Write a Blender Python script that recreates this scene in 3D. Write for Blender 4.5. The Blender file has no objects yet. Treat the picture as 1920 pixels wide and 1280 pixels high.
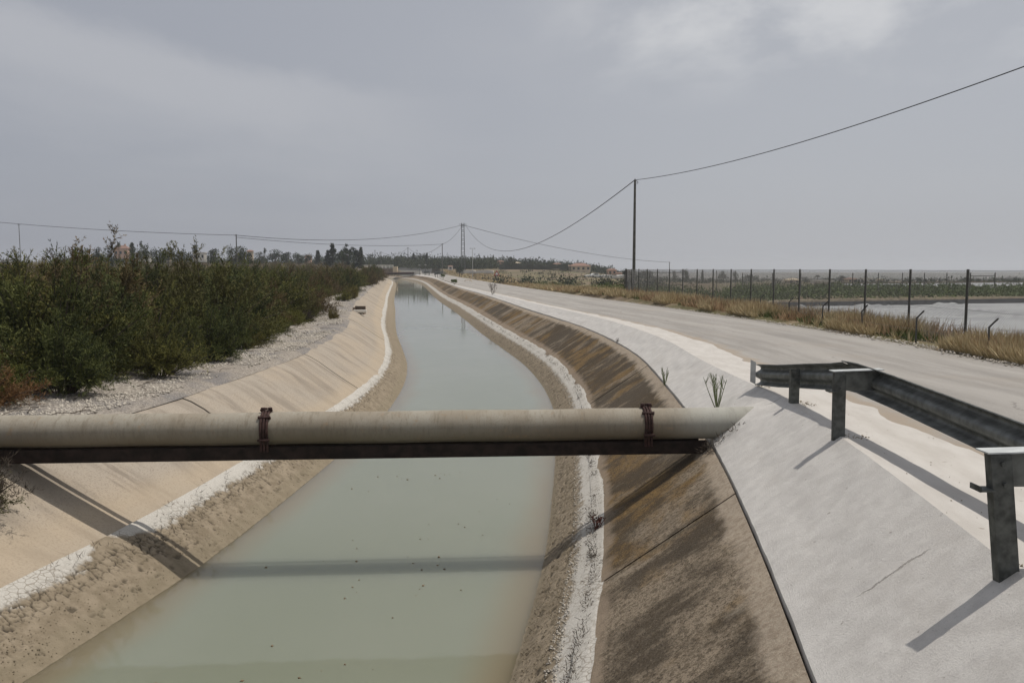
import bpy, bmesh, math, random
import numpy as np
from mathutils import Vector, Matrix

R = math.radians
rng = np.random.default_rng(7)
random.seed(7)
SC = bpy.context.scene
COL = SC.collection

# ------------------------------------------------------------------ camera
cam = bpy.data.cameras.new('camera')
cam_o = bpy.data.objects.new('camera', cam)
COL.objects.link(cam_o)
cam_o.location = (0, 0, 1.70)
cam_o.rotation_euler = (R(90 - 5.01), 0, 0)
cam.sensor_width = 36.0
cam.lens = 29.06
cam.clip_start = 0.05
cam.clip_end = 9000
SC.camera = cam_o

# ------------------------------------------------------------------ sun, sky, exposure
SUN = Vector((0.38, 0.12, 1.0)).normalized()
EL = math.asin(SUN.z)
AZ = math.atan2(SUN.x, SUN.y)
sl = bpy.data.lights.new('sun', 'SUN')
sl.energy = 2.8
sl.angle = R(0.55)
sl.color = (1.0, 0.945, 0.87)
so = bpy.data.objects.new('sun', sl)
COL.objects.link(so)
so.rotation_euler = (-SUN).to_track_quat('-Z', 'Y').to_euler()
so.location = (30, 10, 80)

w = bpy.data.worlds.new('World')
SC.world = w
w.use_nodes = True
SC.view_settings.view_transform = 'Standard'
SC.view_settings.look = 'None'
SC.view_settings.gamma = 1
SC.view_settings.use_curve_mapping = False
SC.view_settings.exposure = 0.0
SC.cycles.volume_bounces = 1
SC.cycles.max_bounces = 8
SC.cycles.transparent_max_bounces = 8


class NT:
    """short helpers around one node tree"""
    def __init__(s, nt):
        s.t = nt

    def n(s, typ, ins=None, **kw):
        o = s.t.nodes.new('ShaderNode' + typ)
        for k, v in kw.items():
            setattr(o, k, v)
        for k, v in (ins or {}).items():
            s.put(o.inputs[k], v)
        return o

    def put(s, sock, v):
        if hasattr(v, 'is_output'):
            s.t.links.new(v, sock)
        else:
            if sock.type == 'RGBA' and len(v) == 3:
                v = (*v, 1)
            sock.default_value = v

    def noise(s, vec, scale=5, detail=4, rough=.55, dist=0):
        return s.n('TexNoise', {'Vector': vec, 'Scale': scale, 'Detail': detail, 'Roughness': rough, 'Distortion': dist}).outputs[0]

    def math(s, op, a, b=0.0, c=None, clamp=False):
        o = s.n('Math', operation=op, use_clamp=clamp)
        s.put(o.inputs[0], a)
        s.put(o.inputs[1], b)
        if c is not None:
            s.put(o.inputs[2], c)
        return o.outputs[0]

    def step(s, v, lo, hi):
        o = s.n('MapRange', {'Value': v, 'From Min': lo, 'From Max': hi})
        o.interpolation_type = 'SMOOTHSTEP'
        return o.outputs[0]

    def mix(s, f, a, b, mode='MIX'):
        o = s.n('Mix', data_type='RGBA', blend_type=mode)
        s.put(o.inputs[0], f)
        s.put(o.inputs[6], a)
        s.put(o.inputs[7], b)
        return o.outputs[2]

    def scale(s, vec, xyz):
        return s.n('Mapping', {'Vector': vec, 'Scale': xyz}).outputs[0]

    def sep(s, vec):
        o = s.n('SeparateXYZ', {0: vec})
        return o.outputs

    def uv(s):
        return s.n('UVMap').outputs[0]

    def obj(s):
        return s.n('TexCoord').outputs['Object']

    def attr(s, name):
        return s.n('Attribute', attribute_name=name).outputs['Fac']

    def bump(s, h, strength=.3, dist=.02):
        return s.n('Bump', {'Height': h, 'Strength': strength, 'Distance': dist}).outputs[0]


def material(name, fn):
    m = bpy.data.materials.new(name)
    m.use_nodes = True
    m.node_tree.nodes.clear()
    g = NT(m.node_tree)
    b = g.n('BsdfPrincipled')
    out = g.n('OutputMaterial')
    m.node_tree.links.new(b.outputs[0], out.inputs[0])
    b.inputs['Roughness'].default_value = .85
    b.inputs['Specular IOR Level'].default_value = .3
    fn(g, b)
    return m


def plain(name, c, rough=.8, metal=0.0, var=.25, sc=6.0, spec=.3):
    def f(g, b):
        n = g.noise(g.obj(), sc, 5)
        d = tuple(x * (1 - var) for x in c)
        u = tuple(min(1, x * (1 + var)) for x in c)
        g.put(b.inputs['Base Color'], g.mix(g.step(n, .3, .7), d, u))
        b.inputs['Roughness'].default_value = rough
        b.inputs['Metallic'].default_value = metal
        b.inputs['Specular IOR Level'].default_value = spec
    return material(name, f)


# world: physical sky behind a veil of high grey cloud
g = NT(w.node_tree)
w.node_tree.nodes.clear()
sky = g.n('TexSky')
sky.sky_type = 'NISHITA'
sky.sun_disc = False
sky.sun_elevation = EL
sky.sun_rotation = AZ
sky.dust_density = 3.0
gen = g.n('TexCoord').outputs['Generated']
sx, sy, sz = g.sep(gen)[:3]
zz = g.math('ADD', g.math('MAXIMUM', sz, 0.0), 0.12)
cvec = g.n('CombineXYZ', {0: g.math('DIVIDE', sx, zz), 1: g.math('DIVIDE', sy, zz), 2: 0.0}).outputs[0]
n1 = g.noise(cvec, .55, 7, .55, .35)
n2 = g.noise(g.n('Mapping', {'Vector': cvec, 'Location': (3.1, 1.7, 0), 'Scale': (.16, .22, 1)}).outputs[0], 1.0, 3, .5)
# a veil that thickens to the right, a long bank low on the left, puffs high on the right
veil = g.mix(g.step(n2, .3, .72), (3.22, 3.38, 3.88), (3.88, 4.02, 4.40))
side = g.step(g.math('ADD', sx, g.math('MULTIPLY', n1, .25)), -.40, .50)
veil = g.mix(g.math('MULTIPLY', side, .75), veil, (4.70, 4.82, 5.12))
n3 = g.noise(g.n('Mapping', {'Vector': cvec, 'Location': (5.3, 2.2, 0), 'Scale': (1.3, .8, 1)}).outputs[0], 1.1, 7, .6, .2)
edge = g.math('ADD', g.math('SUBTRACT', .165, g.math('MULTIPLY', sx, .17)), g.math('MULTIPLY', g.math('SUBTRACT', n3, .5), .11))
bank = g.math('MULTIPLY', g.math('SUBTRACT', 1.0, g.step(g.math('SUBTRACT', sz, edge), -.006, .03)), g.step(g.math('SUBTRACT', sz, edge), -.13, -.015))
bank = g.math('MULTIPLY', bank, g.math('SUBTRACT', 1.0, g.step(sx, -.30, .02)))
veil = g.mix(g.math('MULTIPLY', bank, .8), veil, (4.85, 4.90, 5.15))
puff = g.math('MULTIPLY', g.step(n3, .42, .64), g.math('MULTIPLY', g.step(sz, .17, .27), g.step(sx, -.02, .2)))
veil = g.mix(g.math('MULTIPLY', puff, .85), veil, (6.6, 6.6, 6.65))
wisp = g.math('MULTIPLY', g.step(n1, .52, .74), g.step(sz, .03, .2))
veil = g.mix(g.math('MULTIPLY', wisp, .3), veil, (5.4, 5.35, 5.35))
col = g.mix(.90, sky.outputs[0], veil)
bg = g.n('Background', {'Color': col, 'Strength': .1})
wo = g.n('OutputWorld')
w.node_tree.links.new(bg.outputs[0], wo.inputs[0])

# ------------------------------------------------------------------ helpers
def tag(o, label=None, cat=None, group=None, kind=None):
    if label: o['label'] = label
    if cat: o['category'] = cat
    if group: o['group'] = group
    if kind: o['kind'] = kind
    return o


def link(name, me, parent=None, loc=None):
    o = bpy.data.objects.new(name, me)
    COL.objects.link(o)
    if parent is not None:
        o.parent = parent
    if loc is not None:
        o.location = loc
    return o


def empty(name, loc=(0, 0, 0), rz=0.0):
    o = bpy.data.objects.new(name, None)
    COL.objects.link(o)
    o.empty_display_size = .2
    o.location = loc
    o.rotation_euler = (0, 0, rz)
    return o


def np_mesh(name, V, faces, mat, smooth=False, uv=None, attrs=None):
    """V (n,3), faces (m,k) array of one size"""
    V = np.asarray(V, np.float32)
    F = np.asarray(faces, np.int32)
    me = bpy.data.meshes.new(name)
    me.vertices.add(len(V))
    me.vertices.foreach_set('co', V.ravel())
    m, k = F.shape
    me.loops.add(m * k)
    me.loops.foreach_set('vertex_index', F.ravel())
    me.polygons.add(m)
    me.polygons.foreach_set('loop_start', np.arange(0, m * k, k, dtype=np.int32))
    me.polygons.foreach_set('loop_total', np.full(m, k, np.int32))
    if smooth:
        me.polygons.foreach_set('use_smooth', np.ones(m, bool))
    me.update(calc_edges=True)
    if uv is not None:
        l = me.uv_layers.new(name='UVMap')
        l.data.foreach_set('uv', np.asarray(uv, np.float32)[F.ravel()].ravel())
    for a, v in (attrs or {}).items():
        at = me.attributes.new(a, 'FLOAT', 'POINT')
        at.data.foreach_set('value', np.asarray(v, np.float32))
    me.materials.append(mat)
    me.validate()
    return me


def grid_mesh(name, P, mat, uv=None, smooth=True, attrs=None):
    nr, nc = P.shape[:2]
    i = np.arange(nr * nc).reshape(nr, nc)
    F = np.stack([i[:-1, :-1], i[:-1, 1:], i[1:, 1:], i[1:, :-1]], -1).reshape(-1, 4)
    return np_mesh(name, P.reshape(-1, 3), F, mat, smooth, None if uv is None else uv.reshape(-1, 2),
                   {k: v.ravel() for k, v in (attrs or {}).items()})


class MB:
    """collects simple solids for ONE mesh"""
    def __init__(s):
        s.v, s.f = [], []

    def box(s, c, d, rot=None, taper=1.0):
        b = len(s.v)
        for z in (-.5, .5):
            k = taper if z > 0 else 1
            for x, y in ((-.5, -.5), (.5, -.5), (.5, .5), (-.5, .5)):
                p = Vector((x * d[0] * k, y * d[1] * k, z * d[2]))
                if rot is not None:
                    p = rot @ p
                s.v.append(tuple(p + Vector(c)))
        for f in ((3, 2, 1, 0), (4, 5, 6, 7), (0, 1, 5, 4), (1, 2, 6, 5), (2, 3, 7, 6), (3, 0, 4, 7)):
            s.f.append([b + i for i in f])
        return s

    def beam(s, a, b, wx, wz=None):
        a, b = Vector(a), Vector(b)
        d = b - a
        q = d.to_track_quat('Y', 'Z').to_matrix()
        return s.box((a + b) / 2, (wx, d.length, wz or wx), q)

    def tube(s, pts, rad, n=8, caps=True):
        pts = [Vector(p) for p in pts]
        if not hasattr(rad, '__len__'):
            rad = [rad] * len(pts)
        b = len(s.v)
        ref = None
        for i, p in enumerate(pts):
            d = (pts[min(i + 1, len(pts) - 1)] - pts[max(i - 1, 0)]).normalized()
            if ref is None:
                ref = Vector((0, 0, 1)) if abs(d.z) < .9 else Vector((1, 0, 0))
            u = (ref - d * ref.dot(d)).normalized()
            ref = u
            v = d.cross(u)
            for k in range(n):
                t = 2 * math.pi * k / n
                s.v.append(tuple(p + (u * math.cos(t) + v * math.sin(t)) * rad[i]))
        for i in range(len(pts) - 1):
            for k in range(n):
                k2 = (k + 1) % n
                s.f.append([b + i * n + k, b + i * n + k2, b + (i + 1) * n + k2, b + (i + 1) * n + k])
        if caps:
            s.f.append([b + k for k in range(n)][::-1])
            s.f.append([b + (len(pts) - 1) * n + k for k in range(n)])
        return s

    def extrude(s, prof, a, b, u, v, closed=True):
        """2-D profile (list of (x,y)) carried from a to b along u,v axes"""
        k = len(s.v)
        n = len(prof)
        u, v = Vector(u), Vector(v)
        for c in (Vector(a), Vector(b)):
            for x, y in prof:
                s.v.append(tuple(c + u * x + v * y))
        for i in range(n if closed else n - 1):
            j = (i + 1) % n
            s.f.append([k + i, k + j, k + n + j, k + n + i])
        return s

    def mesh(s, name, mat, smooth=False, bevel=0):
        me = bpy.data.meshes.new(name)
        me.from_pydata(s.v, [], s.f)
        bm = bmesh.new()
        bm.from_mesh(me)
        if bevel:
            bmesh.ops.bevel(bm, geom=[e for e in bm.edges if e.is_manifold], offset=bevel, segments=1, affect='EDGES')
        bmesh.ops.recalc_face_normals(bm, faces=bm.faces)
        bm.to_mesh(me)
        bm.free()
        if smooth:
            me.polygons.foreach_set('use_smooth', [True] * len(me.polygons))
            me.set_sharp_from_angle(angle=R(40))
        me.materials.append(mat)
        return me

    def build(s, name, mat, parent=None, loc=None, **kw):
        return link(name, s.mesh(name, mat, **kw), parent, loc)


def pchip(xs, ys):
    xs, ys = np.array(xs, float), np.array(ys, float)
    h = np.diff(xs)
    d = np.diff(ys) / h
    m = np.zeros_like(ys)
    m[1:-1] = (d[:-1] * h[1:] + d[1:] * h[:-1]) / (h[1:] + h[:-1])
    m[0], m[-1] = d[0], d[-1]

    def f(x):
        x = np.asarray(x, float)
        i = np.clip(np.searchsorted(xs, x) - 1, 0, len(xs) - 2)
        t = (x - xs[i]) / h[i]
        a = ys[i] * (1 - t) ** 2 * (1 + 2 * t) + ys[i + 1] * t * t * (3 - 2 * t)
        return a + h[i] * (m[i] * t * (1 - t) ** 2 - m[i + 1] * t * t * (1 - t))
    return f


def sstep(x, a, b):
    t = np.clip((np.asarray(x, float) - a) / (b - a), 0, 1)
    return t * t * (3 - 2 * t)


def hash2(ix, iy, k=0):
    h = (ix.astype(np.int64) * 374761393 + iy.astype(np.int64) * 668265263 + k * 974634777) & 0x7fffffff
    h = (h ^ (h >> 13)) * 1274126177 & 0x7fffffff
    h = (h ^ (h >> 16)) & 0xffffff
    return h / float(0xffffff)


def vnoise(x, y, k=0):
    ix, iy = np.floor(x), np.floor(y)
    fx, fy = x - ix, y - iy
    fx, fy = fx * fx * (3 - 2 * fx), fy * fy * (3 - 2 * fy)
    a = hash2(ix, iy, k); b = hash2(ix + 1, iy, k); c = hash2(ix, iy + 1, k); d = hash2(ix + 1, iy + 1, k)
    return (a * (1 - fx) + b * fx) * (1 - fy) + (c * (1 - fx) + d * fx) * fy - .5


def fbm(x, y, k=0, o=4):
    s, a = 0, 1
    for i in range(o):
        s = s + a * vnoise(x * 2 ** i, y * 2 ** i, k + i)
        a *= .5
    return s


def cells(x, y, k=0):
    """worley: distance to the cell border (F2-F1) and a random value per cell"""
    ix, iy = np.floor(x), np.floor(y)
    f1 = np.full(x.shape, 9.); f2 = f1.copy(); idv = np.zeros(x.shape)
    for dx in (-1, 0, 1):
        for dy in (-1, 0, 1):
            cx, cy = ix + dx, iy + dy
            px = cx + .1 + .8 * hash2(cx, cy, k)
            py = cy + .1 + .8 * hash2(cx, cy, k + 5)
            d = np.hypot(px - x, py - y)
            r = hash2(cx, cy, k + 9)
            nearer = d < f1
            f2 = np.where(nearer, f1, np.minimum(f2, d))
            idv = np.where(nearer, r, idv)
            f1 = np.where(nearer, d, f1)
    return f2 - f1, idv


# ------------------------------------------------------------------ plan of the place (metres; camera over the canal at y = 0)
J = pchip([-30, -12, 0, 4.47, 6.31, 8.2, 10.42, 13.52, 16.57, 21.6, 25.1, 31.9, 40, 46.9, 60, 73.7, 97.7, 150, 201, 250, 300, 330, 360, 380, 395, 405, 412],
          [-4.5, -1.2, 0.9, 1.70, 2.01, 2.30, 2.60, 2.87, 3.09, 3.36, 3.34, 2.93, 1.95, 1.00, -.62, -2.4, -5.85, -12.4, -18.76, -26, -35.5, -44, -58, -75, -95, -118, -145])
OB = pchip([-30, 30, 40, 56, 107, 176, 300, 412], [1, 1, 1.05, 1.12, 1.17, 1.3, 1.45, 1.8])   # canal runs oblique to the rows far off
ZJ, ZT, ZW = -.62, -1.60, -2.15
CZ = pchip([-30, 11, 16, 22, 412], [0, 0, -.11, -.15, -.15])                 # right crest level
CR = lambda y: J(y) + OB(y) * 1.5 * (CZ(y) - ZJ) - .05 * sstep(y, 12, 30)
RE = lambda y: CR(y) + pchip([-30, 4, 8, 11, 14.4, 19, 26, 33, 60, 412], [1.15, 1.12, .92, .88, .9, .9, .75, .5, .45, .6])(y)
RF = pchip([-30, 0, 8, 15.4, 21.1, 32.7, 43.6, 55.4, 93, 206, 300, 412], [6.6, 8.3, 9.2, 9.7, 9.95, 9.3, 8.2, 6.8, 2.4, -11.9, -24, -40])
TR = lambda y: J(y) - 1.47 * OB(y)          # right toe
WR = lambda y: J(y) - 2.28 * OB(y)          # right waterline
WL = lambda y: J(y) - (6.95 + .12 * (1 - sstep(y, 6, 11))) * OB(y)          # left waterline
TL = lambda y: WL(y) - .82 * OB(y)
CL = lambda y: TL(y) - 1.62 * OB(y) - .35 * (1 - sstep(y, 9, 15))
ZCL = -.53


def gz(x, y):
    """natural ground level"""
    x, y = np.asarray(x, float), np.asarray(y, float)
    right = -.16 - .12 * sstep(x - RF(np.clip(y, -30, 412)), 0, 3) - .012 * np.clip(y - 60, 0, 1640) + 9.5 * sstep(y, 1700, 3100) + 3.0 * fbm(x * .0011, y * .0011, 17, 4) * sstep(y, 1500, 2800) + .25 * fbm(x * .07, y * .07, 3, 3) * sstep(x - RF(np.clip(y, -30, 412)), 1.5, 6)
    left = -.5 + .35 * fbm(x * .25, y * .25, 11, 3) * sstep(CL(np.clip(y, -30, 412)) - x, .6, 2.5) + 1.2 * sstep(y, 60, 300)
    isr = sstep(x - J(np.clip(y, -30, 412)), -4, 0)
    base = left * (1 - isr) + right * isr
    ang = x / np.maximum(y, 30)
    up = sstep(y, 170, 420) * (1 - sstep(ang, .02, .22)) * (3.4 + .012 * np.clip(y - 60, 0, 600) * isr)
    return base + up


# ------------------------------------------------------------------ ground materials
def f_gravel(g, b):
    p = g.obj()
    v = g.n('TexVoronoi', {'Vector': p, 'Scale': 26.0})
    big = g.noise(p, .9, 5)
    c = g.mix(v.outputs['Color'], (.19, .165, .14), (.42, .37, .31))
    c = g.mix(g.step(big, .42, .62), c, (.20, .185, .175))
    fine = g.noise(p, 40, 3)
    c = g.mix(g.step(fine, .55, .7), c, (.50, .46, .40))
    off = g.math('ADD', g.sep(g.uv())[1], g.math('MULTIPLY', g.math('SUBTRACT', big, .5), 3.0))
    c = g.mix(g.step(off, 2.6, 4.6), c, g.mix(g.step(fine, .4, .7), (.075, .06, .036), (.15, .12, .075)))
    g.put(b.inputs['Base Color'], c)
    g.put(b.inputs['Normal'], g.bump(g.math('ADD', v.outputs['Distance'], fine), .8, .03))
    b.inputs['Roughness'].default_value = .95


M_gravel = material('bank_gravel', f_gravel)


def f_field(g, b):
    p = g.obj()
    n = g.noise(p, .035, 6, .6)
    n2 = g.noise(p, .5, 6, .6)
    c = g.mix(g.step(n, .40, .56), (.17, .125, .085), (.115, .105, .045))
    c = g.mix(g.step(n2, .48, .66), c, (.25, .19, .125))
    far = g.step(g.sep(p)[1], 160, 600)
    n3 = g.noise(g.scale(p, (.004, .012, 1)), 1.0, 5, .6)
    c = g.mix(far, c, g.mix(g.step(n3, .42, .6), (.07, .075, .04), (.20, .155, .11)))
    g.put(b.inputs['Base Color'], c)
    g.put(b.inputs['Normal'], g.bump(g.noise(p, 12, 5), .6, .05))
    b.inputs['Roughness'].default_value = 1.0


M_field = material('dry_field', f_field)


def f_road(g, b):
    p = g.obj()
    u = g.uv()
    fine = g.noise(p, 150, 3, .6)
    agg = g.n('TexVoronoi', {'Vector': p, 'Scale': 90.0})
    mid = g.noise(g.scale(u, (.12, 1.3, 1)), 1.6, 6, .6)
    big = g.noise(p, .35, 5)
    c = g.mix(g.step(mid, .35, .68), (.315, .295, .268), (.41, .387, .355))
    c = g.mix(g.math('MULTIPLY', g.step(big, .5, .7), .6), c, (.36, .318, .268))
    c = g.mix(g.math('MULTIPLY', g.step(fine, .5, .75), .35), c, (.52, .49, .45))
    c = g.mix(g.math('MULTIPLY', g.step(agg.outputs['Distance'], .35, .6), .35), c, (.13, .12, .11))
    # cracks along the lane
    wv = g.math('ADD', g.sep(u)[1], g.math('MULTIPLY', g.math('SUBTRACT', g.noise(g.scale(u, (.5, .1, 1)), 1.2, 8, .7), .5), 1.6))
    cr = g.math('ABSOLUTE', g.math('SUBTRACT', wv, 2.1))
    msk = g.step(g.noise(p, .45, 2), .52, .58)
    crk = g.math('MULTIPLY', g.math('SUBTRACT', 1.0, g.step(cr, .008, .03)), msk)
    c = g.mix(g.math('MULTIPLY', crk, .75), c, (.10, .09, .08))
    patch = g.noise(g.n('Mapping', {'Vector': u, 'Location': (3, 8, 0), 'Scale': (.09, .55, 1)}).outputs[0], 1.0, 7, .68)
    c = g.mix(g.math('MULTIPLY', g.step(patch, .50, .62), .45), c, (.24, .225, .205))
    c = g.mix(g.math('MULTIPLY', g.step(g.noise(p, 3.2, 6, .75), .58, .7), .35), c, (.22, .195, .165))
    trk = g.math('SINE', g.math('MULTIPLY', g.math('ADD', g.sep(u)[1], g.math('MULTIPLY', g.noise(g.scale(u, (.06, .2, 1)), 1.0, 3), .8)), 2.9))
    c = g.mix(g.math('MULTIPLY', g.step(trk, .1, .95), .28), c, (.43, .405, .37))
    # dusty margins
    v = g.math('ADD', g.sep(u)[1], g.math('MULTIPLY', g.math('SUBTRACT', g.noise(p, 1.5, 6, .65), .5), 1.1))
    c = g.mix(g.math('MULTIPLY', g.math('SUBTRACT', 1.0, g.step(v, .25, .6)), .7), c, (.33, .265, .195))
    g.put(b.inputs['Base Color'], c)
    h = g.math('SUBTRACT', g.math('ADD', fine, agg.outputs['Distance']), g.math('MULTIPLY', crk, 2.0))
    g.put(b.inputs['Normal'], g.bump(h, .5, .008))
    b.inputs['Roughness'].default_value = .9


M_road = material('worn_asphalt', f_road)


def f_shot(g, b):
    p = g.obj()
    u = g.uv()
    pit = g.noise(p, 62, 6, .82)
    mid = g.noise(p, 6, 5, .6)
    st = g.noise(g.scale(u, (5.0, .35, 1)), 1.4, 6, .6)
    c = g.mix(g.step(mid, .3, .7), (.56, .535, .50), (.66, .635, .595))
    c = g.mix(g.math('MULTIPLY', g.step(st, .52, .75), .45), c, (.55, .525, .50))
    c = g.mix(g.math('MULTIPLY', g.step(pit, .54, .64), .5), c, (.36, .34, .32))
    spots = g.noise(p, 17, 2, .5)
    c = g.mix(g.math('MULTIPLY', g.step(spots, .72, .78), .6), c, (.2, .17, .14))
    wv = g.math('ADD', g.sep(u)[0], g.math('MULTIPLY', g.math('SUBTRACT', g.noise(u, 3.0, 6, .7), .5), .16))
    crk = g.math('MULTIPLY', g.math('SUBTRACT', 1.0, g.step(g.math('ABSOLUTE', g.math('SUBTRACT', g.math('FLOORED_MODULO', wv, 5.75), 5.03)), .004, .014)), g.step(g.noise(u, .9, 3), .44, .5))
    c = g.mix(g.math('MULTIPLY', crk, .6), c, (.17, .15, .13))
    dirt = g.noise(g.n('Mapping', {'Vector': u, 'Location': (7, 3, 0), 'Scale': (.55, .9, 1)}).outputs[0], 1.0, 6, .65)
    c = g.mix(g.math('MULTIPLY', g.step(dirt, .52, .72), .35), c, (.47, .43, .385))
    g.put(b.inputs['Base Color'], c)
    g.put(b.inputs['Normal'], g.bump(g.math('SUBTRACT', g.math('ADD', pit, g.math('MULTIPLY', mid, .4)), crk), .75, .016))
    b.inputs['Roughness'].default_value = .95


M_shot = material('sprayed_concrete', f_shot)


def f_pad(g, b):
    p = g.obj()
    u = g.uv()
    fine = g.noise(p, 45, 6, .8)
    mid = g.noise(g.scale(u, (.8, 2.6, 1)), 1.6, 6, .6)
    c = g.mix(g.step(mid, .3, .72), (.475, .445, .405), (.555, .527, .487))
    c = g.mix(g.math('MULTIPLY', g.step(fine, .58, .75), .35), c, (.40, .365, .325))
    spots = g.noise(p, 11, 2, .5)
    c = g.mix(g.math('MULTIPLY', g.step(spots, .72, .78), .6), c, (.26, .21, .17))
    g.put(b.inputs['Base Color'], c)
    g.put(b.inputs['Normal'], g.bump(fine, .35, .008))
    b.inputs['Roughness'].default_value = .9


M_pad = material('trowelled_concrete', f_pad)


def f_mossy(g, b):
    u = g.uv()
    p = g.obj()
    v = g.sep(u)[1]
    ri = g.math('MULTIPLY', g.math('SUBTRACT', g.n('ObjectInfo').outputs['Random'], .5), .16)
    wob = g.math('MULTIPLY', g.math('SUBTRACT', g.noise(g.scale(u, (1.2, 1.2, 1)), 2.2, 6, .65), .5), .5)
    st = g.math('ADD', ri, g.noise(g.scale(u, (.95, .6, 1)), 1.1, 9, .70, .12))
    st2 = g.noise(g.n('Mapping', {'Vector': u, 'Location': (31, 7, 0), 'Scale': (.6, .45, 1)}).outputs[0], 1.0, 6, .62, .4)
    run = g.noise(g.n('Mapping', {'Vector': u, 'Location': (3, 57, 0), 'Scale': (2.4, .5, 1)}).outputs[0], 1.0, 7, .68)
    sp = g.noise(p, 60, 5, .75)
    sp2 = g.noise(p, 17, 6, .75)
    c = g.mix(g.step(st2, .44, .57), (.315, .255, .185), (.235, .150, .062))
    c = g.mix(g.math('MULTIPLY', g.step(st, .43, .57), .86), c, (.070, .056, .040))
    c = g.mix(g.math('MULTIPLY', g.step(run, .52, .66), .4), c, (.060, .048, .036))
    c = g.mix(g.math('MULTIPLY', g.step(sp2, .47, .58), .65), c, (.085, .064, .042))
    c = g.mix(g.math('MULTIPLY', g.step(sp, .52, .60), .75), c, (.030, .025, .020))
    c = g.mix(g.math('MULTIPLY', g.step(sp, .42, .34), .6), c, (.36, .30, .225))
    pale = g.noise(g.n('Mapping', {'Vector': u, 'Location': (3, 17, 0), 'Scale': (2.6, 1.0, 1)}).outputs[0], 1.0, 7, .7)
    c = g.mix(g.math('MULTIPLY', g.step(pale, .60, .72), .55), c, (.36, .31, .24))
    vv = g.math('ADD', v, wob)
    edge = g.math('SUBTRACT', 1.0, g.step(vv, .12, .30))
    c = g.mix(g.math('MULTIPLY', edge, .85), c, g.mix(g.step(sp2, .4, .65), (.455, .385, .30), (.33, .265, .20)))
    toe = g.step(vv, 1.48, 1.64)
    c = g.mix(g.math('MULTIPLY', toe, .75), c, (.31, .245, .18))
    g.put(b.inputs['Base Color'], c)
    g.put(b.inputs['Normal'], g.bump(g.math('ADD', sp, sp2), .8, .015))
    b.inputs['Roughness'].default_value = .95
    b.inputs['Specular IOR Level'].default_value = .15


M_mossy = material('stained_lining', f_mossy)


def f_left(g, b):
    u = g.uv()
    p = g.obj()
    v = g.sep(u)[1]
    st = g.noise(g.scale(u, (1.5, .35, 1)), 1.2, 6, .6, .4)
    st2 = g.noise(g.n('Mapping', {'Vector': u, 'Location': (9, 4, 0), 'Scale': (.45, .8, 1)}).outputs[0], 1.0, 5, .6)
    sp = g.noise(p, 40, 5, .65)
    c = g.mix(g.step(st2, .36, .64), (.40, .335, .258), (.37, .322, .262))
    c = g.mix(g.math('MULTIPLY', g.step(st, .45, .66), .68), c, (.235, .20, .16))
    st3 = g.noise(g.n('Mapping', {'Vector': u, 'Location': (2, 41, 0), 'Scale': (3.5, .5, 1)}).outputs[0], 1.0, 6, .7)
    c = g.mix(g.math('MULTIPLY', g.step(st3, .54, .68), .6), c, (.17, .14, .11))
    c = g.mix(g.math('MULTIPLY', g.step(sp, .48, .66), .6), c, (.20, .165, .13))
    c = g.mix(g.math('MULTIPLY', g.step(v, 1.35, 1.75), .4), c, (.44, .35, .24))
    g.put(b.inputs['Base Color'], c)
    g.put(b.inputs['Normal'], g.bump(g.math('ADD', sp, g.math('MULTIPLY', st, .6)), .5, .012))
    b.inputs['Roughness'].default_value = .92


M_left = material('weathered_lining', f_left)


def f_silt(g, b):
    """v = metres down from the toe; silt dries white at the top, brown mud below"""
    u = g.uv()
    p = g.obj()
    v = g.sep(u)[1]
    w1 = g.math('MULTIPLY', g.math('SUBTRACT', g.noise(p, 2.6, 7, .7), .5), .26)
    sh = g.math('ADD', g.math('ADD', v, w1), g.math('ADD', g.math('MULTIPLY', g.attr('crumb'), .10), g.math('MULTIPLY', g.attr('wash'), .45)))
    k = g.step(sh, .36, .46)
    fine = g.noise(p, 60, 4, .65)
    white = g.mix(g.step(fine, .35, .7), (.43, .405, .36), (.56, .535, .485))
    grit = g.n('TexVoronoi', {'Vector': p, 'Scale': 13.0}, feature='DISTANCE_TO_EDGE').outputs[0]
    white = g.mix(g.math('MULTIPLY', g.math('SUBTRACT', 1.0, g.step(grit, .02, .09)), g.math('MULTIPLY', g.step(g.noise(p, 1.7, 4), .42, .6), .7)), white, (.20, .17, .13))
    mud = g.mix(g.step(g.noise(p, 5, 6, .65), .35, .65), (.205, .165, .112), (.29, .238, .17))
    mud = g.mix(g.math('MULTIPLY', g.step(fine, .6, .72), .5), mud, (.12, .095, .065))
    c = g.mix(k, white, mud)
    c = g.mix(g.math('MULTIPLY', g.attr('crack_shade'), 1.0), c, (.055, .044, .032))        # cracks and pits: moist clay, with their shade painted into the colour
    c = g.mix(g.math('MULTIPLY', g.step(v, .84, .97), .5), c, (.22, .185, .125))
    g.put(b.inputs['Base Color'], c)
    g.put(b.inputs['Normal'], g.bump(fine, .5, .012))
    b.inputs['Roughness'].default_value = .9


M_silt = material('silt_and_mud', f_silt)
M_earth = plain('dark_earth', (.07, .055, .04), .95)


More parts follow.
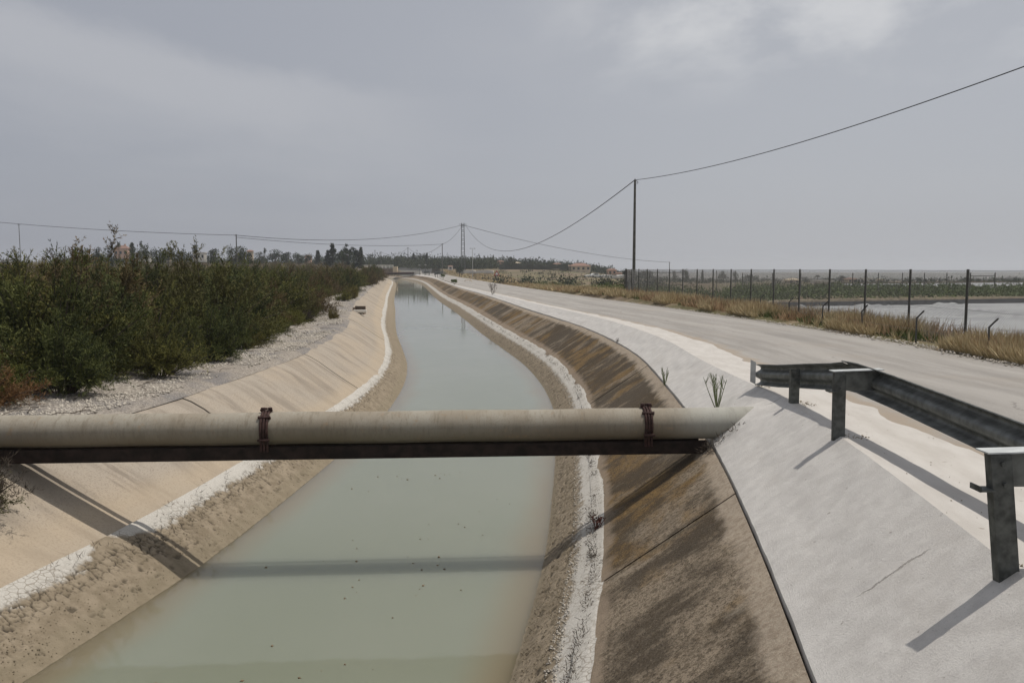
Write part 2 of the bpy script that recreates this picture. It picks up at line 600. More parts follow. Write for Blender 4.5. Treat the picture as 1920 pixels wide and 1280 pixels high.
def f_water(g, b):
    p = g.obj()
    d = g.attr('depth')
    n = g.noise(g.scale(p, (.25, .12, 1)), 1.0, 4)
    c = g.mix(g.step(n, .3, .7), (.195, .212, .158), (.215, .228, .176))
    c = g.mix(g.step(d, .0, .45), (.215, .185, .12), c)
    g.put(b.inputs['Base Color'], c)
    b.inputs['Roughness'].default_value = .045
    b.inputs['IOR'].default_value = 1.33
    b.inputs['Specular IOR Level'].default_value = .5
    b.subsurface_method = 'BURLEY'
    b.inputs['Subsurface Weight'].default_value = 1.0
    b.inputs['Subsurface Radius'].default_value = (1.0, 1.0, .8)
    b.inputs['Subsurface Scale'].default_value = .75
    rip = g.noise(g.scale(p, (1.0, .45, 1)), 1.3, 3, .5)
    rip2 = g.noise(g.scale(p, (1.0, .5, 1)), 9.0, 2, .5)
    g.put(b.inputs['Normal'], g.bump(g.math('ADD', rip, g.math('MULTIPLY', rip2, .08)), .12, .05))


M_water = material('murky_water', f_water)

# ------------------------------------------------------------------ the ground and the canal
def rows(y0, y1, k=.012, mn=.15, mx=6.0):
    y, out = y0, []
    while y < y1:
        out.append(y)
        y += min(mx, max(mn, k * abs(y)))
    out.append(y1)
    return np.array(out)


YR = rows(-12, 412)


def strip(name, ys, cols, mat, kind='structure', jit=0.0, smooth=True, k=1):
    """cols: list of (x function, z function); uv = (along, across) metres"""
    X = np.stack([np.broadcast_to(f(ys), ys.shape) for f, _ in cols], 1)
    Z = np.stack([np.broadcast_to(h(ys), ys.shape) for _, h in cols], 1)
    Y = np.repeat(ys[:, None], X.shape[1], 1)
    if jit:
        Z = Z + jit * fbm(X * 2.1, Y * 2.1, k, 4)
    ac = np.zeros_like(X)
    ac[:, 1:] = np.cumsum(np.hypot(np.diff(X, axis=1), np.diff(Z, axis=1)), 1)
    P = np.stack([X, Y, Z], -1)
    me = grid_mesh(name, P, mat, np.stack([Y, ac], -1), smooth)
    me.set_sharp_from_angle(angle=R(40))
    o = link(name, me)
    return tag(o, kind=kind)


def lerp_cols(fa, za, fb, zb, n):
    out = []
    for i in range(n + 1):
        t = i / n
        out.append((lambda y, t=t: fa(y) * (1 - t) + fb(y) * t, lambda y, t=t: za(y) * (1 - t) + zb(y) * t))
    return out


cst = lambda v: (lambda y: np.full(np.shape(y), float(v)))

# road slab, 4 cm below the pad edge
ROADZ = lambda y: CZ(y) - .035
strip('road', YR, lerp_cols(lambda y: RE(y) - .12, lambda y: ROADZ(y) - .01, RF, lambda y: ROADZ(y) - .02, 14), M_road, jit=.012)

# right berm: flat pad with a ragged road edge, then the sprayed slope
edge_w = lambda y: RE(y) + .16 * fbm(y * 1.1, y * 0 + 3, 21, 5)
strip('berm_top', YR, lerp_cols(CR, CZ, edge_w, lambda y: CZ(y) - .012, 6) + [(lambda y: edge_w(y) + .012, lambda y: CZ(y) - .09)], M_pad, jit=.008)
bump_z = lambda t: (lambda y: (CZ(y) * (1 - t) + (ZJ + .022) * t) + .03 * fbm(y * 1.3, y * 0 + t * 3, 33, 4) * (4 * t * (1 - t)) + .15 * np.exp(-((CR(y) * (1 - t) + J(y) * t - 2.98) / .34) ** 2 - ((y - 10.95) / .45) ** 2))
cols = [(lambda y: CR(y) - .0, lambda y: CZ(y) + .001)]
cols = [(lambda y, t=t: CR(y) * (1 - t) + (J(y) + .01) * t, bump_z(t)) for t in np.linspace(0, 1, 15)]
rag = lambda y: .007 * fbm(y * 5, y * 0 + 1, 61, 4)
cols[-1] = (lambda y: J(y) + .01 + rag(y), cols[-1][1])
cols = cols[::-1]
cols = [(lambda y: J(y) + .012 + rag(y), cst(ZJ - .05))] + cols
strip('sprayed_slope', YR, cols, M_shot, jit=.010)

# bed under the lining
strip('canal_bed', rows(-12, 412, .02, .4), [(lambda y: CL(y) - .2, cst(ZCL - .14)), (lambda y: TL(y), cst(ZT - .12)), (lambda y: WL(y) + .6 * OB(y), cst(-2.75)),
      (lambda y: WR(y) - .6 * OB(y), cst(-2.75)), (lambda y: TR(y), cst(ZT - .12)), (lambda y: J(y) + .3, cst(ZJ + .2 - .13)), (lambda y: J(y) + .6, cst(ZJ + .25 - .13))], M_earth, smooth=False)


def lining(side, joints, top, ztop, bot, zbot, mat, name):
    root = tag(empty(name), kind='structure')
    for a, b in zip(joints[:-1], joints[1:]):
        gap = .012 + .00025 * max(a, 0)
        n = max(3, int(min(14, (b - a) / max(.4, a * .012))))
        m = 9 if a < 60 else 5
        t = np.linspace(0, 1, m)
        ys = np.linspace(a + gap, b - gap, n)
        Y = np.repeat(ys[:, None], m, 1)
        xa, xb = top(ys)[:, None], bot(ys)[:, None]
        lift = rng.normal(0, .006) + rng.normal(0, .0006) * (Y - a)
        X = xa * (1 - t) + xb * t
        Z = ztop * (1 - t) + zbot * t + lift + .02 * fbm(X * .8, Y * .8, 5, 3)
        if side < 0:                                   # worn round shoulder on the old left side
            Z = Z - .07 * np.exp(-t / .10)[None, :] + .03 * np.exp(-((t - .22) / .15) ** 2)
        V = np.abs(xb - xa) * t * 1.2 + 0 * Y
        P = np.stack([X, Y, Z], -1)
        UV = np.stack([Y, V], -1)
        if side > 0:
            P, UV = P[:, ::-1], UV[:, ::-1]
        # skirts give the slab its thickness at the joints
        D = np.array([0, 0, -.09])
        P = np.concatenate([P[:1] + D, P, P[-1:] + D], 0)
        UV = np.concatenate([UV[:1], UV, UV[-1:]], 0)
        P = np.concatenate([P[:, :1] + D, P, P[:, -1:] + D], 1)
        UV = np.concatenate([UV[:, :1], UV, UV[:, -1:]], 1)
        me = grid_mesh('concrete_panel', P, mat, UV, True)
        me.set_sharp_from_angle(angle=R(35))
        link('concrete_panel', me, root)
    return root


jr = [-9.3, -3.4, 2.5, 8.45] + list(np.arange(14.2, 120, 5.75)) + list(np.arange(125.4, 405, 11.5))
lining(1, jr, lambda y: J(y) - .010, ZJ - .016, lambda y: TR(y) - .35 * OB(y), ZT - .23, M_mossy, 'right_canal_lining')
jl = [-8.2, -.5, 7.2] + list(np.arange(14.9, 120, 7.7)) + list(np.arange(122.7, 405, 15.4))
lining(-1, jl, CL, ZCL, lambda y: TL(y) + .3 * OB(y), ZT - .2, M_left, 'left_canal_lining')


def silt(name, toe, water, sgn, crackA):
    """mud lying on the lower slope, cracked where it dried"""
    ys = []
    y = 3.0
    while y < 412:
        ys.append(y)
        y += .013 if y < 8 else (max(.013, .0016 * y) if y < 75 else .02 * y)
    ys = np.array(ys)
    nc = 86
    t = np.linspace(-.06, 1.5, nc)
    s = t * .82                                            # metres across at OB = 1
    Y = np.repeat(ys[:, None], nc, 1)
    wob = .05 * fbm(ys * .9, ys * 0 + 7, 41, 5)[:, None]
    X = toe(ys)[:, None] + (t[None, :] + wob * (t[None, :] < .2)) * (water(ys) - toe(ys))[:, None]
    Z = ZT + (ZW - ZT) * t[None, :] + .035 * np.sin(np.clip(t, 0, 1) * np.pi)[None, :] + 0 * Y
    Z = Z + .018 * sstep(t, -.06, .03)[None, :] - .008
    S = s[None, :] + 0 * Y
    wx = S + .02 * fbm(S * 9, Y * 9, 51, 3); wy = Y + .02 * fbm(S * 9, Y * 9, 61, 3)
    d1, c1 = cells(wx / .115, wy / .115, 1)
    d2, c2 = cells(wx / .065, wy / .065, 2)
    near = 1 - sstep(Y, 45, 75)
    patch = fbm(S * 2.3, Y * 1.1, 71, 4)
    if crackA == 'plates':                                  # left: curled plates from mid silt to the mud
        msk = sstep(S, .08, .20) * (1 - sstep(S, .34, .46)) * sstep(patch, -.6, -.15)
        msk = np.maximum(msk, .35 * sstep(S, .3, .45) * sstep(patch, .05, .25))
    else:                                                   # right: crumbs at the silt edge and clods in the mud
        msk = sstep(S, .28, .40) * .4 * sstep(patch, -.35, .1)
        msk = msk * (1 - .5 * sstep(S, .70, .82))
    d = np.where(c2 > .5, d1, np.minimum(d1, d2 * .8))
    crack = (1 - sstep(d, .035, .11)) * msk * near
    Z = Z - .030 * crack + .006 * (c1 - .5) * msk * near
    lumps = fbm(S * 14, Y * 14, 81, 3)
    Z = Z + (.008 * lumps * sstep(S, .3, .5) + .002 * lumps) * near
    holes = sstep(fbm(S * 15, Y * 10, 91, 3), (.26 if crackA == 'crumbs' else .36), .46) * sstep(S, .32, .42) * near * (1 - .8 * sstep(S, .74, .82))
    Z = Z - .022 * holes
    P = np.stack([X, Y, Z], -1)
    UV = np.stack([Y, S * 1.2 + (.15 if crackA == 'plates' else 0)], -1)
    crack_shade = np.clip(crack * 1.1 + holes * .7, 0, 1)
    wash = (np.exp(-((Y - 9.75 + .35 * fbm(S * 3, Y * 2, 7, 3)) / .42) ** 2) if crackA == 'plates' else 0 * Y)
    if sgn < 0:
        P, UV, crack_shade, c1 = P[:, ::-1], UV[:, ::-1], crack_shade[:, ::-1], c1[:, ::-1]
        wash = wash[:, ::-1]
    o = link(name, grid_mesh(name, P, M_silt, UV, True, {'crack_shade': crack_shade, 'crumb': (c1 - .5), 'wash': wash}))
    return tag(o, kind='structure')


silt('right_mud_bank', TR, WR, -1, 'crumbs')
silt('left_mud_bank', TL, WL, 1, 'plates')

# water
yw = rows(1, 412, .012, .25)
xc = [(lambda y: WL(y) - .25, cst(ZW))] + lerp_cols(WL, cst(ZW), lambda y: WL(y) + .9, cst(ZW), 6) + \
     lerp_cols(lambda y: WR(y) - .9, cst(ZW), WR, cst(ZW), 6) + [(lambda y: WR(y) + .25, cst(ZW))]
X = np.stack([f(yw) for f, _ in xc], 1)
Y = np.repeat(yw[:, None], X.shape[1], 1)
dep = np.clip(np.minimum(X - WL(yw)[:, None], WR(yw)[:, None] - X), 0, 1) * .62 + .12 * fbm(X * 1.4, Y * .7, 5, 3)
tag(link('water', grid_mesh('water', np.stack([X, Y, X * 0 + ZW], -1), M_water, None, True, {'depth': dep})), kind='structure')

# left ground: gravel path and scrub ground; rows run out to the left
offs = np.array([0, .12, .3, .6, 1, 1.5, 2.1, 2.8, 3.6, 4.5, 5.6, 7, 9, 12, 16, 22, 30, 45, 70, 110, 180, 300, 600, 1200, 3000])
X = CL(YR)[:, None] + .09 - offs[None, :]
Y = np.repeat(YR[:, None], len(offs), 1)
Z = gz(X, Y)
Z[:, 0] = ZCL - .10
Z[:, 1] = ZCL - .045
Z[:, 2:7] = ZCL + (Z[:, 2:7] - ZCL) * np.array([.1, .2, .4, .7, .9]) + .02 * fbm(X[:, 2:7] * 3, Y[:, 2:7] * 3, 4, 3)
P = np.stack([X, Y, Z], -1)[:, ::-1]
UVg = np.stack([Y, np.repeat(offs[None, :], len(YR), 0)], -1)[:, ::-1]
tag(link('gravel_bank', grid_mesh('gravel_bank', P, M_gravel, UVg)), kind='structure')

# reservoir pit: signed inside test on a quad
PIT = [(12.9, 15), (13.1, 36), (12.6, 44), (15.9, 49.5), (36, 57), (70, 69), (70, 15)]


def inside(x, y, grow=0.0):
    d = np.full(np.shape(x), 1e9)
    n = len(PIT)
    for i in range(n):
        (ax, ay), (bx, by) = PIT[i], PIT[(i + 1) % n]
        L = math.hypot(bx - ax, by - ay)
        d = np.minimum(d, ((y - ay) * (bx - ax) - (x - ax) * (by - ay)) / L * -1)
    return d - grow


offs = np.concatenate([np.arange(0, 3, .3), np.arange(3, 62, .9), np.geomspace(63, 3200, 34)])
X = RF(YR)[:, None] - .08 + offs[None, :]
Y = np.repeat(YR[:, None], len(offs), 1)
Z = gz(X, Y)
Z[:, 0] = ROADZ(YR) - .05
Z[:, 1] = Z[:, 1] * .5 + .5 * (ROADZ(YR) - .03)
Z = Z - 1.7 * sstep(inside(X, Y), -1.0, .1)
tag(link('field_ground', grid_mesh('field_ground', np.stack([X, Y, Z], -1), M_field)), kind='structure')

# everything beyond the bend of the canal
yf = np.concatenate([[411.5], np.geomspace(418, 3200, 46)])
xf = np.concatenate([-np.geomspace(3200, 30, 40), np.linspace(-20, 20, 5), np.geomspace(30, 3200, 40)])
X, Y = np.meshgrid(xf, yf)
tag(link('far_plain', grid_mesh('far_plain', np.stack([X, Y, gz(X, Y) - .03], -1), M_field)), kind='structure')

# haze: one closed box of even thin air round everything
hz = bpy.data.materials.new('thin_haze')
hz.use_nodes = True
hz.node_tree.nodes.clear()
gg = NT(hz.node_tree)
pv = gg.n('VolumePrincipled', {'Color': (.86, .90, .97), 'Density': 3.2e-4, 'Anisotropy': .2})
ho = gg.n('OutputMaterial')
hz.node_tree.links.new(pv.outputs[0], ho.inputs['Volume'])
tag(MB().box((0, 1600, .5), (6480, 3280, 53)).build('haze', hz), kind='stuff')
# ------------------------------------------------------------------ metal, pipe, rail materials
M_galv = plain('dull_galvanised_steel', (.155, .162, .152), .55, .5, .35, 9.0, .4)
M_galvp = plain('galvanised_post', (.10, .105, .098), .6, .45, .4, 14.0, .4)
M_cap = plain('sunlit_cap', (.52, .54, .53), .55, .2, .15, 9.0, .4)  # far paler than the rail steel: the lit top is put into the colour
M_wire = plain('dark_cable', (.025, .025, .026), .6)
M_grey = plain('pale_grey_paint', (.45, .45, .43), .7)
M_pole = plain('creosoted_pole', (.10, .098, .082), .85, 0, .3, 3.0)
M_post = plain('fence_post_steel', (.085, .083, .075), .7, .3, .35, 8.0)
M_mesh = plain('fence_wire', (.16, .16, .155), .55, .4)
M_white = plain('white_render', (.66, .63, .57), .85, 0, .1, 1.0)
M_cream = plain('cream_render', (.55, .46, .34), .85, 0, .12, 1.0)
M_pink = plain('pink_render', (.56, .36, .26), .85, 0, .1, 1.0)
M_tile = plain('terracotta_tile', (.235, .14, .105), .85, 0, .25, 3.0)
M_glass = plain('dark_window_glass', (.03, .034, .04), .15, 0, .2, 2.0, .5)
M_bark = plain('grey_bark', (.10, .08, .06), .95, 0, .3, 5.0)
M_twig = plain('dead_twig', (.075, .06, .045), .95, 0, .35, 20.0)
M_stem = plain('green_stem', (.15, .175, .085), .8, 0, .3, 20.0)
M_red = plain('red_leaf', (.10, .038, .028), .7, 0, .35, 20.0)
M_stone = plain('pale_stone', (.44, .40, .34), .95, 0, .3, 12.0)
M_black = plain('black_liner', (.05, .052, .056), .6, 0, .25, 2.0)
M_kerb = plain('sandy_kerb', (.52, .42, .29), .9, 0, .2, 3.0)
M_rust = plain('rusty_girder', (.024, .016, .013), .85, .1, .45, 7.0)
M_strap = plain('rusted_strap', (.055, .030, .026), .75, .3, .4, 18.0)


def f_pipe(g, b):
    p = g.obj()
    st = g.noise(g.scale(p, (13.0, 3.0, 3.0)), 1.0, 7, .72)
    bl = g.noise(g.scale(p, (1.2, 1.2, 1.2)), 1.0, 5, .6)
    sp = g.noise(p, 38, 5, .7)
    c = g.mix(g.step(bl, .35, .65), (.275, .238, .182), (.345, .318, .262))
    c = g.mix(g.math('MULTIPLY', g.step(st, .48, .68), .6), c, (.16, .13, .09))
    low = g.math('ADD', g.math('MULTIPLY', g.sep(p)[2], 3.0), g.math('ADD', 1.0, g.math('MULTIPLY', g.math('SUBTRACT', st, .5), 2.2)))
    c = g.mix(g.math('MULTIPLY', g.math('SUBTRACT', 1.0, g.step(low, -.5, .5)), .6), c, (.13, .108, .078))     # streaky darkening towards the underside
    c = g.mix(g.math('MULTIPLY', g.step(sp, .54, .68), .55), c, (.215, .17, .12))
    c = g.mix(g.math('MULTIPLY', g.step(g.noise(p, 7, 4, .7), .6, .7), .5), c, (.30, .215, .13))
    c = g.mix(g.math('MULTIPLY', g.step(g.sep(p)[0], 1.9, 2.6), .4), c, (.46, .48, .45))
    g.put(b.inputs['Base Color'], c)
    g.put(b.inputs['Normal'], g.bump(sp, .45, .008))
    b.inputs['Roughness'].default_value = .85


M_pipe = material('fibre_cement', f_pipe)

# ------------------------------------------------------------------ the pipe over the canal
PA, PB = Vector((-9.2, 10.06, -.335)), Vector((3.35, 10.90, -.335))
pd = (PB - PA).normalized()
pn = Vector((pd.y, -pd.x, 0))                       # towards the camera
RP = .205
pipe = tag(empty('water_pipe', (0, 0, 0)), 'long grey-brown pipe crossing the canal on a dark rusty girder, in front', 'pipe')
n = 44
pts = [PA.lerp(PB, i / n) + Vector((0, 0, .004 * math.sin(i * .9))) for i in range(n + 1)]
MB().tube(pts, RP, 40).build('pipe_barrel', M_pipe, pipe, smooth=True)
for xx in (-3.14, 1.765):
    t = (xx - PA.x) / (PB.x - PA.x)
    c = PA.lerp(PB, t)
    cl = MB()
    for o in (-.038, 0.0, .038):
        ring = []
        for k in range(33):
            a = R(-118 + 236 * k / 32)
            ring.append(c + pd * o + pn * (math.sin(a) * (RP + .013)) + Vector((0, 0, math.cos(a) * (RP + .013))))
        low = [ring[-1] + Vector((0, 0, -.16))]
        cl.tube([ring[0] + Vector((0, 0, -.16))] + ring + low, .018, 8)
    cm = cl.build('pipe_clamp', M_strap, pipe, smooth=True)
    for sgn in (-1, 1):
        bo = MB()
        top = c + Vector((0, 0, RP + .03)) + pd * (.045 * sgn)
        bo.tube([top + pd * -.02 * sgn - pn * .11, top + Vector((0, 0, .012)) - pn * .03, top + pd * .02 * sgn + pn * .03 + Vector((0, 0, .004))], .017, 8)
        bo.tube([top + Vector((0, 0, -.02)) + pn * .01, top + Vector((0, 0, .035)) + pn * .01], .028, 6)
        bo.build('clamp_bolt', M_strap, cm)
    MB().box(c + pn * (RP + .028) + Vector((0, 0, -.11)), (.15, .03, .03)).build('clamp_lug', M_strap, cm, bevel=.005)
    MB().box(c + pn * (RP * .72) + Vector((0, 0, RP * .80)), (.16, .05, .03), Matrix.Rotation(R(-40), 3, 'X')).build('clamp_lug', M_strap, cm, bevel=.005)


def channel(name, off, label):
    a = PA + pn * off + Vector((0, 0, -RP - .008))
    b = PB + pd * -.80 + pn * off + Vector((0, 0, -RP - .008))
    h = .165
    prof = [(-.035, 0), (.035, 0), (.035, -.012), (-.023, -.012), (-.023, -h + .012), (.035, -h + .012), (.035, -h), (-.035, -h)]
    prof = [(-x, y) for x, y in prof]                  # web towards the camera side
    o = MB().extrude(prof, a, b, pn, (0, 0, 1))
    k = len(o.v)
    o.f.append(list(range(8)))
    o.f.append(list(range(8, 16))[::-1])
    return tag(o.build(name, M_rust), label, 'girder', 'girders under the pipe')


channel('steel_girder', .12, 'dark rusty steel channel girder on the near side, carrying the long pipe')
channel('steel_girder', -.265, 'rusty steel channel girder on the far side, hidden behind the pipe')

# ------------------------------------------------------------------ guardrail
_h = [(.0, .155), (-.006, .149), (.012, .141), (.060, .122), (.080, .104), (.083, .088), (.074, .070), (.040, .052), (.012, .036), (.002, .022), (.0, .008)]
WPROF = _h + [(x, -z) for x, z in _h[::-1]]


def wbeam(name, path, parent, mat, flip=1):
    """W-shaped rail: path = top-edge points; the humps look towards +x (the road)"""
    pts = [Vector(p) for p in path]
    V, F = [], []
    k = len(WPROF)
    for lay in (0, 1):
        for i, p in enumerate(pts):
            d = (pts[min(i + 1, len(pts) - 1)] - pts[max(i - 1, 0)])
            nn = Vector((-d.y, d.x, 0)).normalized()
            if nn.x < 0:
                nn = -nn
            nn *= flip
            up = Vector((0, 0, 1))
            for x, z in WPROF:
                V.append(tuple(p + nn * (x + .004 * lay) + up * (z - .155)))
    m = len(pts)
    for lay in (0, 1):
        for i in range(m - 1):
            for j in range(k - 1):
                a = lay * m * k + i * k + j
                F.append([a, a + 1, a + k + 1, a + k] if lay == 0 else [a, a + k, a + k + 1, a + 1])
    for i in range(m - 1):                               # close the thin edges
        for j in (0, k - 1):
            a = i * k + j
            b = m * k + a
            F.append([a, a + k, b + k, b])
    mb = MB()
    mb.v, mb.f = V, F
    return mb.build(name, mat, parent, smooth=True)


def cpost(base, h, lean=(0, 0), wdt=.112, dep=.062, face=0.0):
    t = .006
    pr = [(-wdt / 2, 0), (wdt / 2, 0), (wdt / 2, dep), (wdt / 2 - .022, dep), (wdt / 2 - .022, dep - t), (wdt / 2 - t, dep - t), (wdt / 2 - t, t),
          (-wdt / 2 + t, t), (-wdt / 2 + t, dep - t), (-wdt / 2 + .022, dep - t), (-wdt / 2 + .022, dep), (-wdt / 2, dep)]
    u = Vector((math.cos(face), math.sin(face), 0))
    v = Vector((-math.sin(face), math.cos(face), 0))
    b = Vector(base)
    mb = MB().extrude(pr, b + Vector((0, 0, -.2)), b + Vector((lean[0], lean[1], h)), u, v)
    mb.f.append(list(range(12))[::-1])
    mb.f.append(list(range(12, 24)))
    return mb


gr = tag(empty('guardrail', (3.3, 6, 0)), 'dark steel guardrail bent round at its end, on the white pad beside the road', 'guardrail')
gr.location = (0, 0, 0)
railA = wbeam('rail', [(3.60, 12.15, .30), (3.63, 11.2, .40), (3.63, 10.2, .53), (3.60, 9.3, .64), (3.585, 8.9, .70)], gr, M_galv)
railB = wbeam('rail', [(3.58, 8.93, .712), (3.575, 8.5, .728), (3.52, 7.6, .722), (3.31, 5.15, .70), (3.02, 2.9, .70), (2.72, .6, .70), (2.45, -1.5, .70)], gr, M_galv)
# flared end plate
V = [(3.60, 12.16, .31), (3.60, 12.18, -.02), (3.50, 12.28, .29), (3.46, 12.32, -.02)]
mb = MB()
mb.extrude([(0, -.31), (0, .02), (.008, .02), (.008, -.31)], (3.60, 12.12, .31), (3.545, 12.2, .34), Vector((0, 1, 0)), (0, 0, 1))
mb.f += [[0, 1, 2, 3], [7, 6, 5, 4]]
mb.build('end_plate', M_grey, gr)
posts = [((2.69, 4.29, -.01), .735, (-.11, .0), 0.0), ((3.235, 8.05, -.01), .70, (-.01, 0), 0.0), ((3.56, 10.3, -.01), .46, (0, 0), 0.05), ((2.15, .8, -.01), .73, (-.04, 0), 0.0)]
for (b, h, ln, fc) in posts:
    p = cpost(b, h, ln, face=fc).build('post', M_galvp, gr)
    top = Vector(b) + Vector((ln[0], ln[1], h))
    for dz in (-.16, -.05):
        c = top + Vector((0, -.006, dz)) - Vector((ln[0], ln[1], 0)) * (-dz / h)
        MB().tube([c, c + Vector((0, -.014, 0))], .013, 6).build('bolt', M_galvp, p)
    if h > .6:
        # spacer box carried from the post to the rail, with a top plate coloured as if brightly lit
        rx = np.interp(top.y, [.8, 2.9, 5.15, 7.7, 8.5], [2.75, 3.02, 3.31, 3.62, 3.70])
        L = rx - top.x + .05
        s = MB().extrude([(0, 0), (.008, 0), (.008, .19), (0, .19)], (top.x - .03, top.y + .064, top.z - .19), (rx, top.y + .064, top.z - .185), (0, 1, 0), (0, 0, 1))
        s.f += [[0, 1, 2, 3], [7, 6, 5, 4]]
        sp = s.build('spacer', M_galv, gr)
        cpl = MB().extrude([(-.012, 0), (.11, 0), (.11, .008), (-.012, .008)], (top.x - .075, top.y, top.z + .004), (rx, top.y + .02, top.z + .02), (0, 1, 0), (0, 0, 1))
        cpl.f += [[0, 1, 2, 3], [7, 6, 5, 4]]
        cpl.build('top_plate', M_cap, sp)
        lo = MB().box((top.x - .075, top.y + .02, top.z - .19), (.08, .1, .008))
        lo.box((top.x - .115, top.y + .02, top.z - .18), (.008, .1, .03)).build('bracket', M_galvp, sp)
for (x, y, z) in [(3.585, 8.80, .58), (3.585, 8.80, .53), (3.58, 8.66, .58), (3.58, 8.66, .53)]:
    MB().tube([(x + .01, y, z), (x - .035, y - .01, z)], .016, 6).build('splice_bolt', M_galvp, gr)
MB().box((3.425, 6.15, .552), (.006, .028, .024), Matrix.Rotation(R(7), 3, 'Z')).build('sticker', M_white, railB)

# far guardrails by the bridge: same kind, each with rail, posts
for (y, lab) in ((204, 'small dark guardrail end on the white strip, nearer of two far up the canal'), (262, 'tiny dark guardrail end far up the canal, beside the bridge')):
    x0 = float(J(y)) + 1.0
    f = tag(empty('guardrail', (0, 0, 0)), lab, 'guardrail', 'guardrails far up the canal')
    wbeam('rail', [(x0 - .9, y - .6, .75), (x0 - .35, y - .2, 1.0), (x0 + .35, y, 1.05), (x0 + .6, y + 3.5, 1.05)], f, M_galvp)
    wbeam('rail', [(x0 - .9, y - .6, .43), (x0 - .35, y - .2, .68), (x0 + .35, y, .73), (x0 + .6, y + 3.5, .73)], f, M_galvp)
    for (dx, dy) in ((-.65, -.5), (-.1, -.1), (.45, .1), (.6, 1.6), (.62, 3.3)):
        cpost((x0 + dx, y + dy, -.15), 1.1).build('post', M_galvp, f)

# ------------------------------------------------------------------ poles, pylon and cables
def spot(px, y):
    return (px - 960) / 1550 * y


def elev(py, y):
    return 1.70 - (py - 504) / 1550 * y


pole = tag(empty('utility_pole', (11.9, 81, float(gz(11.9, 81)))), 'tall slim dark utility pole with a bracket on top, standing behind the dry grass', 'utility pole')
ph = elev(340, 81) - pole.location.z
MB().tube([(0, 0, -.4), (0, 0, ph * .5), (0, 0, ph)], [.17, .135, .105], 10).build('shaft', M_pole, pole, smooth=True)
MB().tube([(0, 0, ph - .12), (.18, 0, ph - .1), (.3, 0, ph - .22), (.26, 0, ph - .34), (.14, 0, ph - .3)], .032, 6).build('bracket', M_galvp, pole)
MB().tube([(0, 0, ph), (0, 0, ph + .1)], [.07, .04], 8).build('insulator', M_galvp, pole)

pyl_y = 310
px_ = spot(868.5, pyl_y)
pz = float(gz(px_, pyl_y))
pyl = tag(empty('lattice_pylon', (px_, pyl_y, pz)), 'narrow steel lattice pylon carrying cables in the centre distance', 'pylon')
H = elev(419, pyl_y) - pz
bw, tw = .75, .45
cor = [(-1, -1), (1, -1), (1, 1), (-1, 1)]
for cx, cy in cor:
    MB().beam((cx * bw, cy * bw, -.3), (cx * tw, cy * tw, H), .13).build('leg', M_galvp, pyl)
br = MB()
N = 22
for i in range(N):
    z0, z1 = H * i / N, H * (i + 1) / N
    w0, w1 = bw + (tw - bw) * i / N, bw + (tw - bw) * (i + 1) / N
    for k in range(4):
        a, b = cor[k], cor[(k + 1) % 4]
        br.beam((a[0] * w0, a[1] * w0, z0), (b[0] * w0, b[1] * w0, z0), .09)
        if i % 2 == k % 2:
            br.beam((a[0] * w0, a[1] * w0, z0), (b[0] * w1, b[1] * w1, z1), .06)
tag(br.build('lattice_brace', M_galvp, pyl), kind='stuff')
MB().beam((-1.5, 0, H - .5), (1.5, 0, H - .5), .14).beam((-1.0, 0, H - 1.1), (1.0, 0, H - 1.1), .1).build('cross_arm', M_galvp, pyl)
PT = Vector((px_, pyl_y, pz + H - .7))


def cable(a, b, sag, rad, label, n=40, group='overhead cables'):
    a, b = Vector(a), Vector(b)
    pts = []
    for i in range(n + 1):
        t = i / n
        p = a.lerp(b, t)
        p.z -= 4 * sag * t * (1 - t)
        pts.append(p)
    return tag(MB().tube(pts, rad, 6).build('overhead_cable', M_wire, smooth=True), label, 'cable', group)


TOP = Vector((11.9, 81, pole.location.z + ph))
cable(TOP + Vector((.1, 0, 0)), (26.2, 8.0, 12.3), 1.72, .026, 'thick black cable rising from the tall pole to the right edge', 60)
cable(TOP, PT + Vector((1.0, 0, 0)), 8.2, .045, 'deeply sagging cable between the tall pole and the lattice pylon', 60)


def small_pole(px, ptop, y, rad=.14, lab='', rise=0):
    x = spot(px, y)
    z = float(gz(x, y))
    o = tag(empty('wooden_pole', (x, y, z)), lab, 'utility pole', 'wooden poles in the distance')
    h = elev(ptop, y) - z
    MB().tube([(0, 0, -.3), (0, 0, h)], [rad, rad * .7], 8).build('shaft', M_pole, o, smooth=True)
    MB().beam((-.5, 0, h - .25), (.5, 0, h - .25), .09).build('cross_arm', M_pole, o)
    return Vector((x, y, z + h - .2))


q1 = small_pole(830, 457, 300, .17, 'dark wooden pole just left of the lattice pylon')
q2 = small_pole(766, 464, 420, .18, 'thin wooden pole above the trees behind the bridge, left of the pylon')
q3 = small_pole(446.5, 440, 200, .17, 'wooden pole rising from the trees on the left skyline')
q4 = small_pole(43, 421, 260, .12, 'thin pole above the tall scrub at the far left')
q5 = small_pole(704.5, 469, 400, .15, 'thinner left one of two poles behind the bridge railing')
q6 = small_pole(715.5, 472, 370, .19, 'thicker right one of two poles behind the bridge railing')
q7 = small_pole(1254, 491, 420, .22, 'small pole in the distance behind the fence, right of the tall pole')
q8 = small_pole(783, 475, 400, .14, 'short pole among the trees behind the far white van')
cable(PT, q3, 3.0, .06, 'cable from the lattice pylon to the pole on the left skyline')
cable(q3, q4 + Vector((-12, -30, 1.6)), 1.0, .05, 'cable running from the left skyline pole out past the scrub')
cable(q1, q3 + Vector((0, 0, -.5)), 1.2, .05, 'lower cable between the left skyline pole and the dark wooden pole')
cable(PT, q1, 1.2, .05, 'short cable from the lattice pylon down to the dark wooden pole')
cable(q1, q2, 3.2, .06, 'sagging cable between the two wooden poles left of the pylon')
cable(q2, q6, 2.2, .055, 'cable from the thin wooden pole to the poles by the bridge')
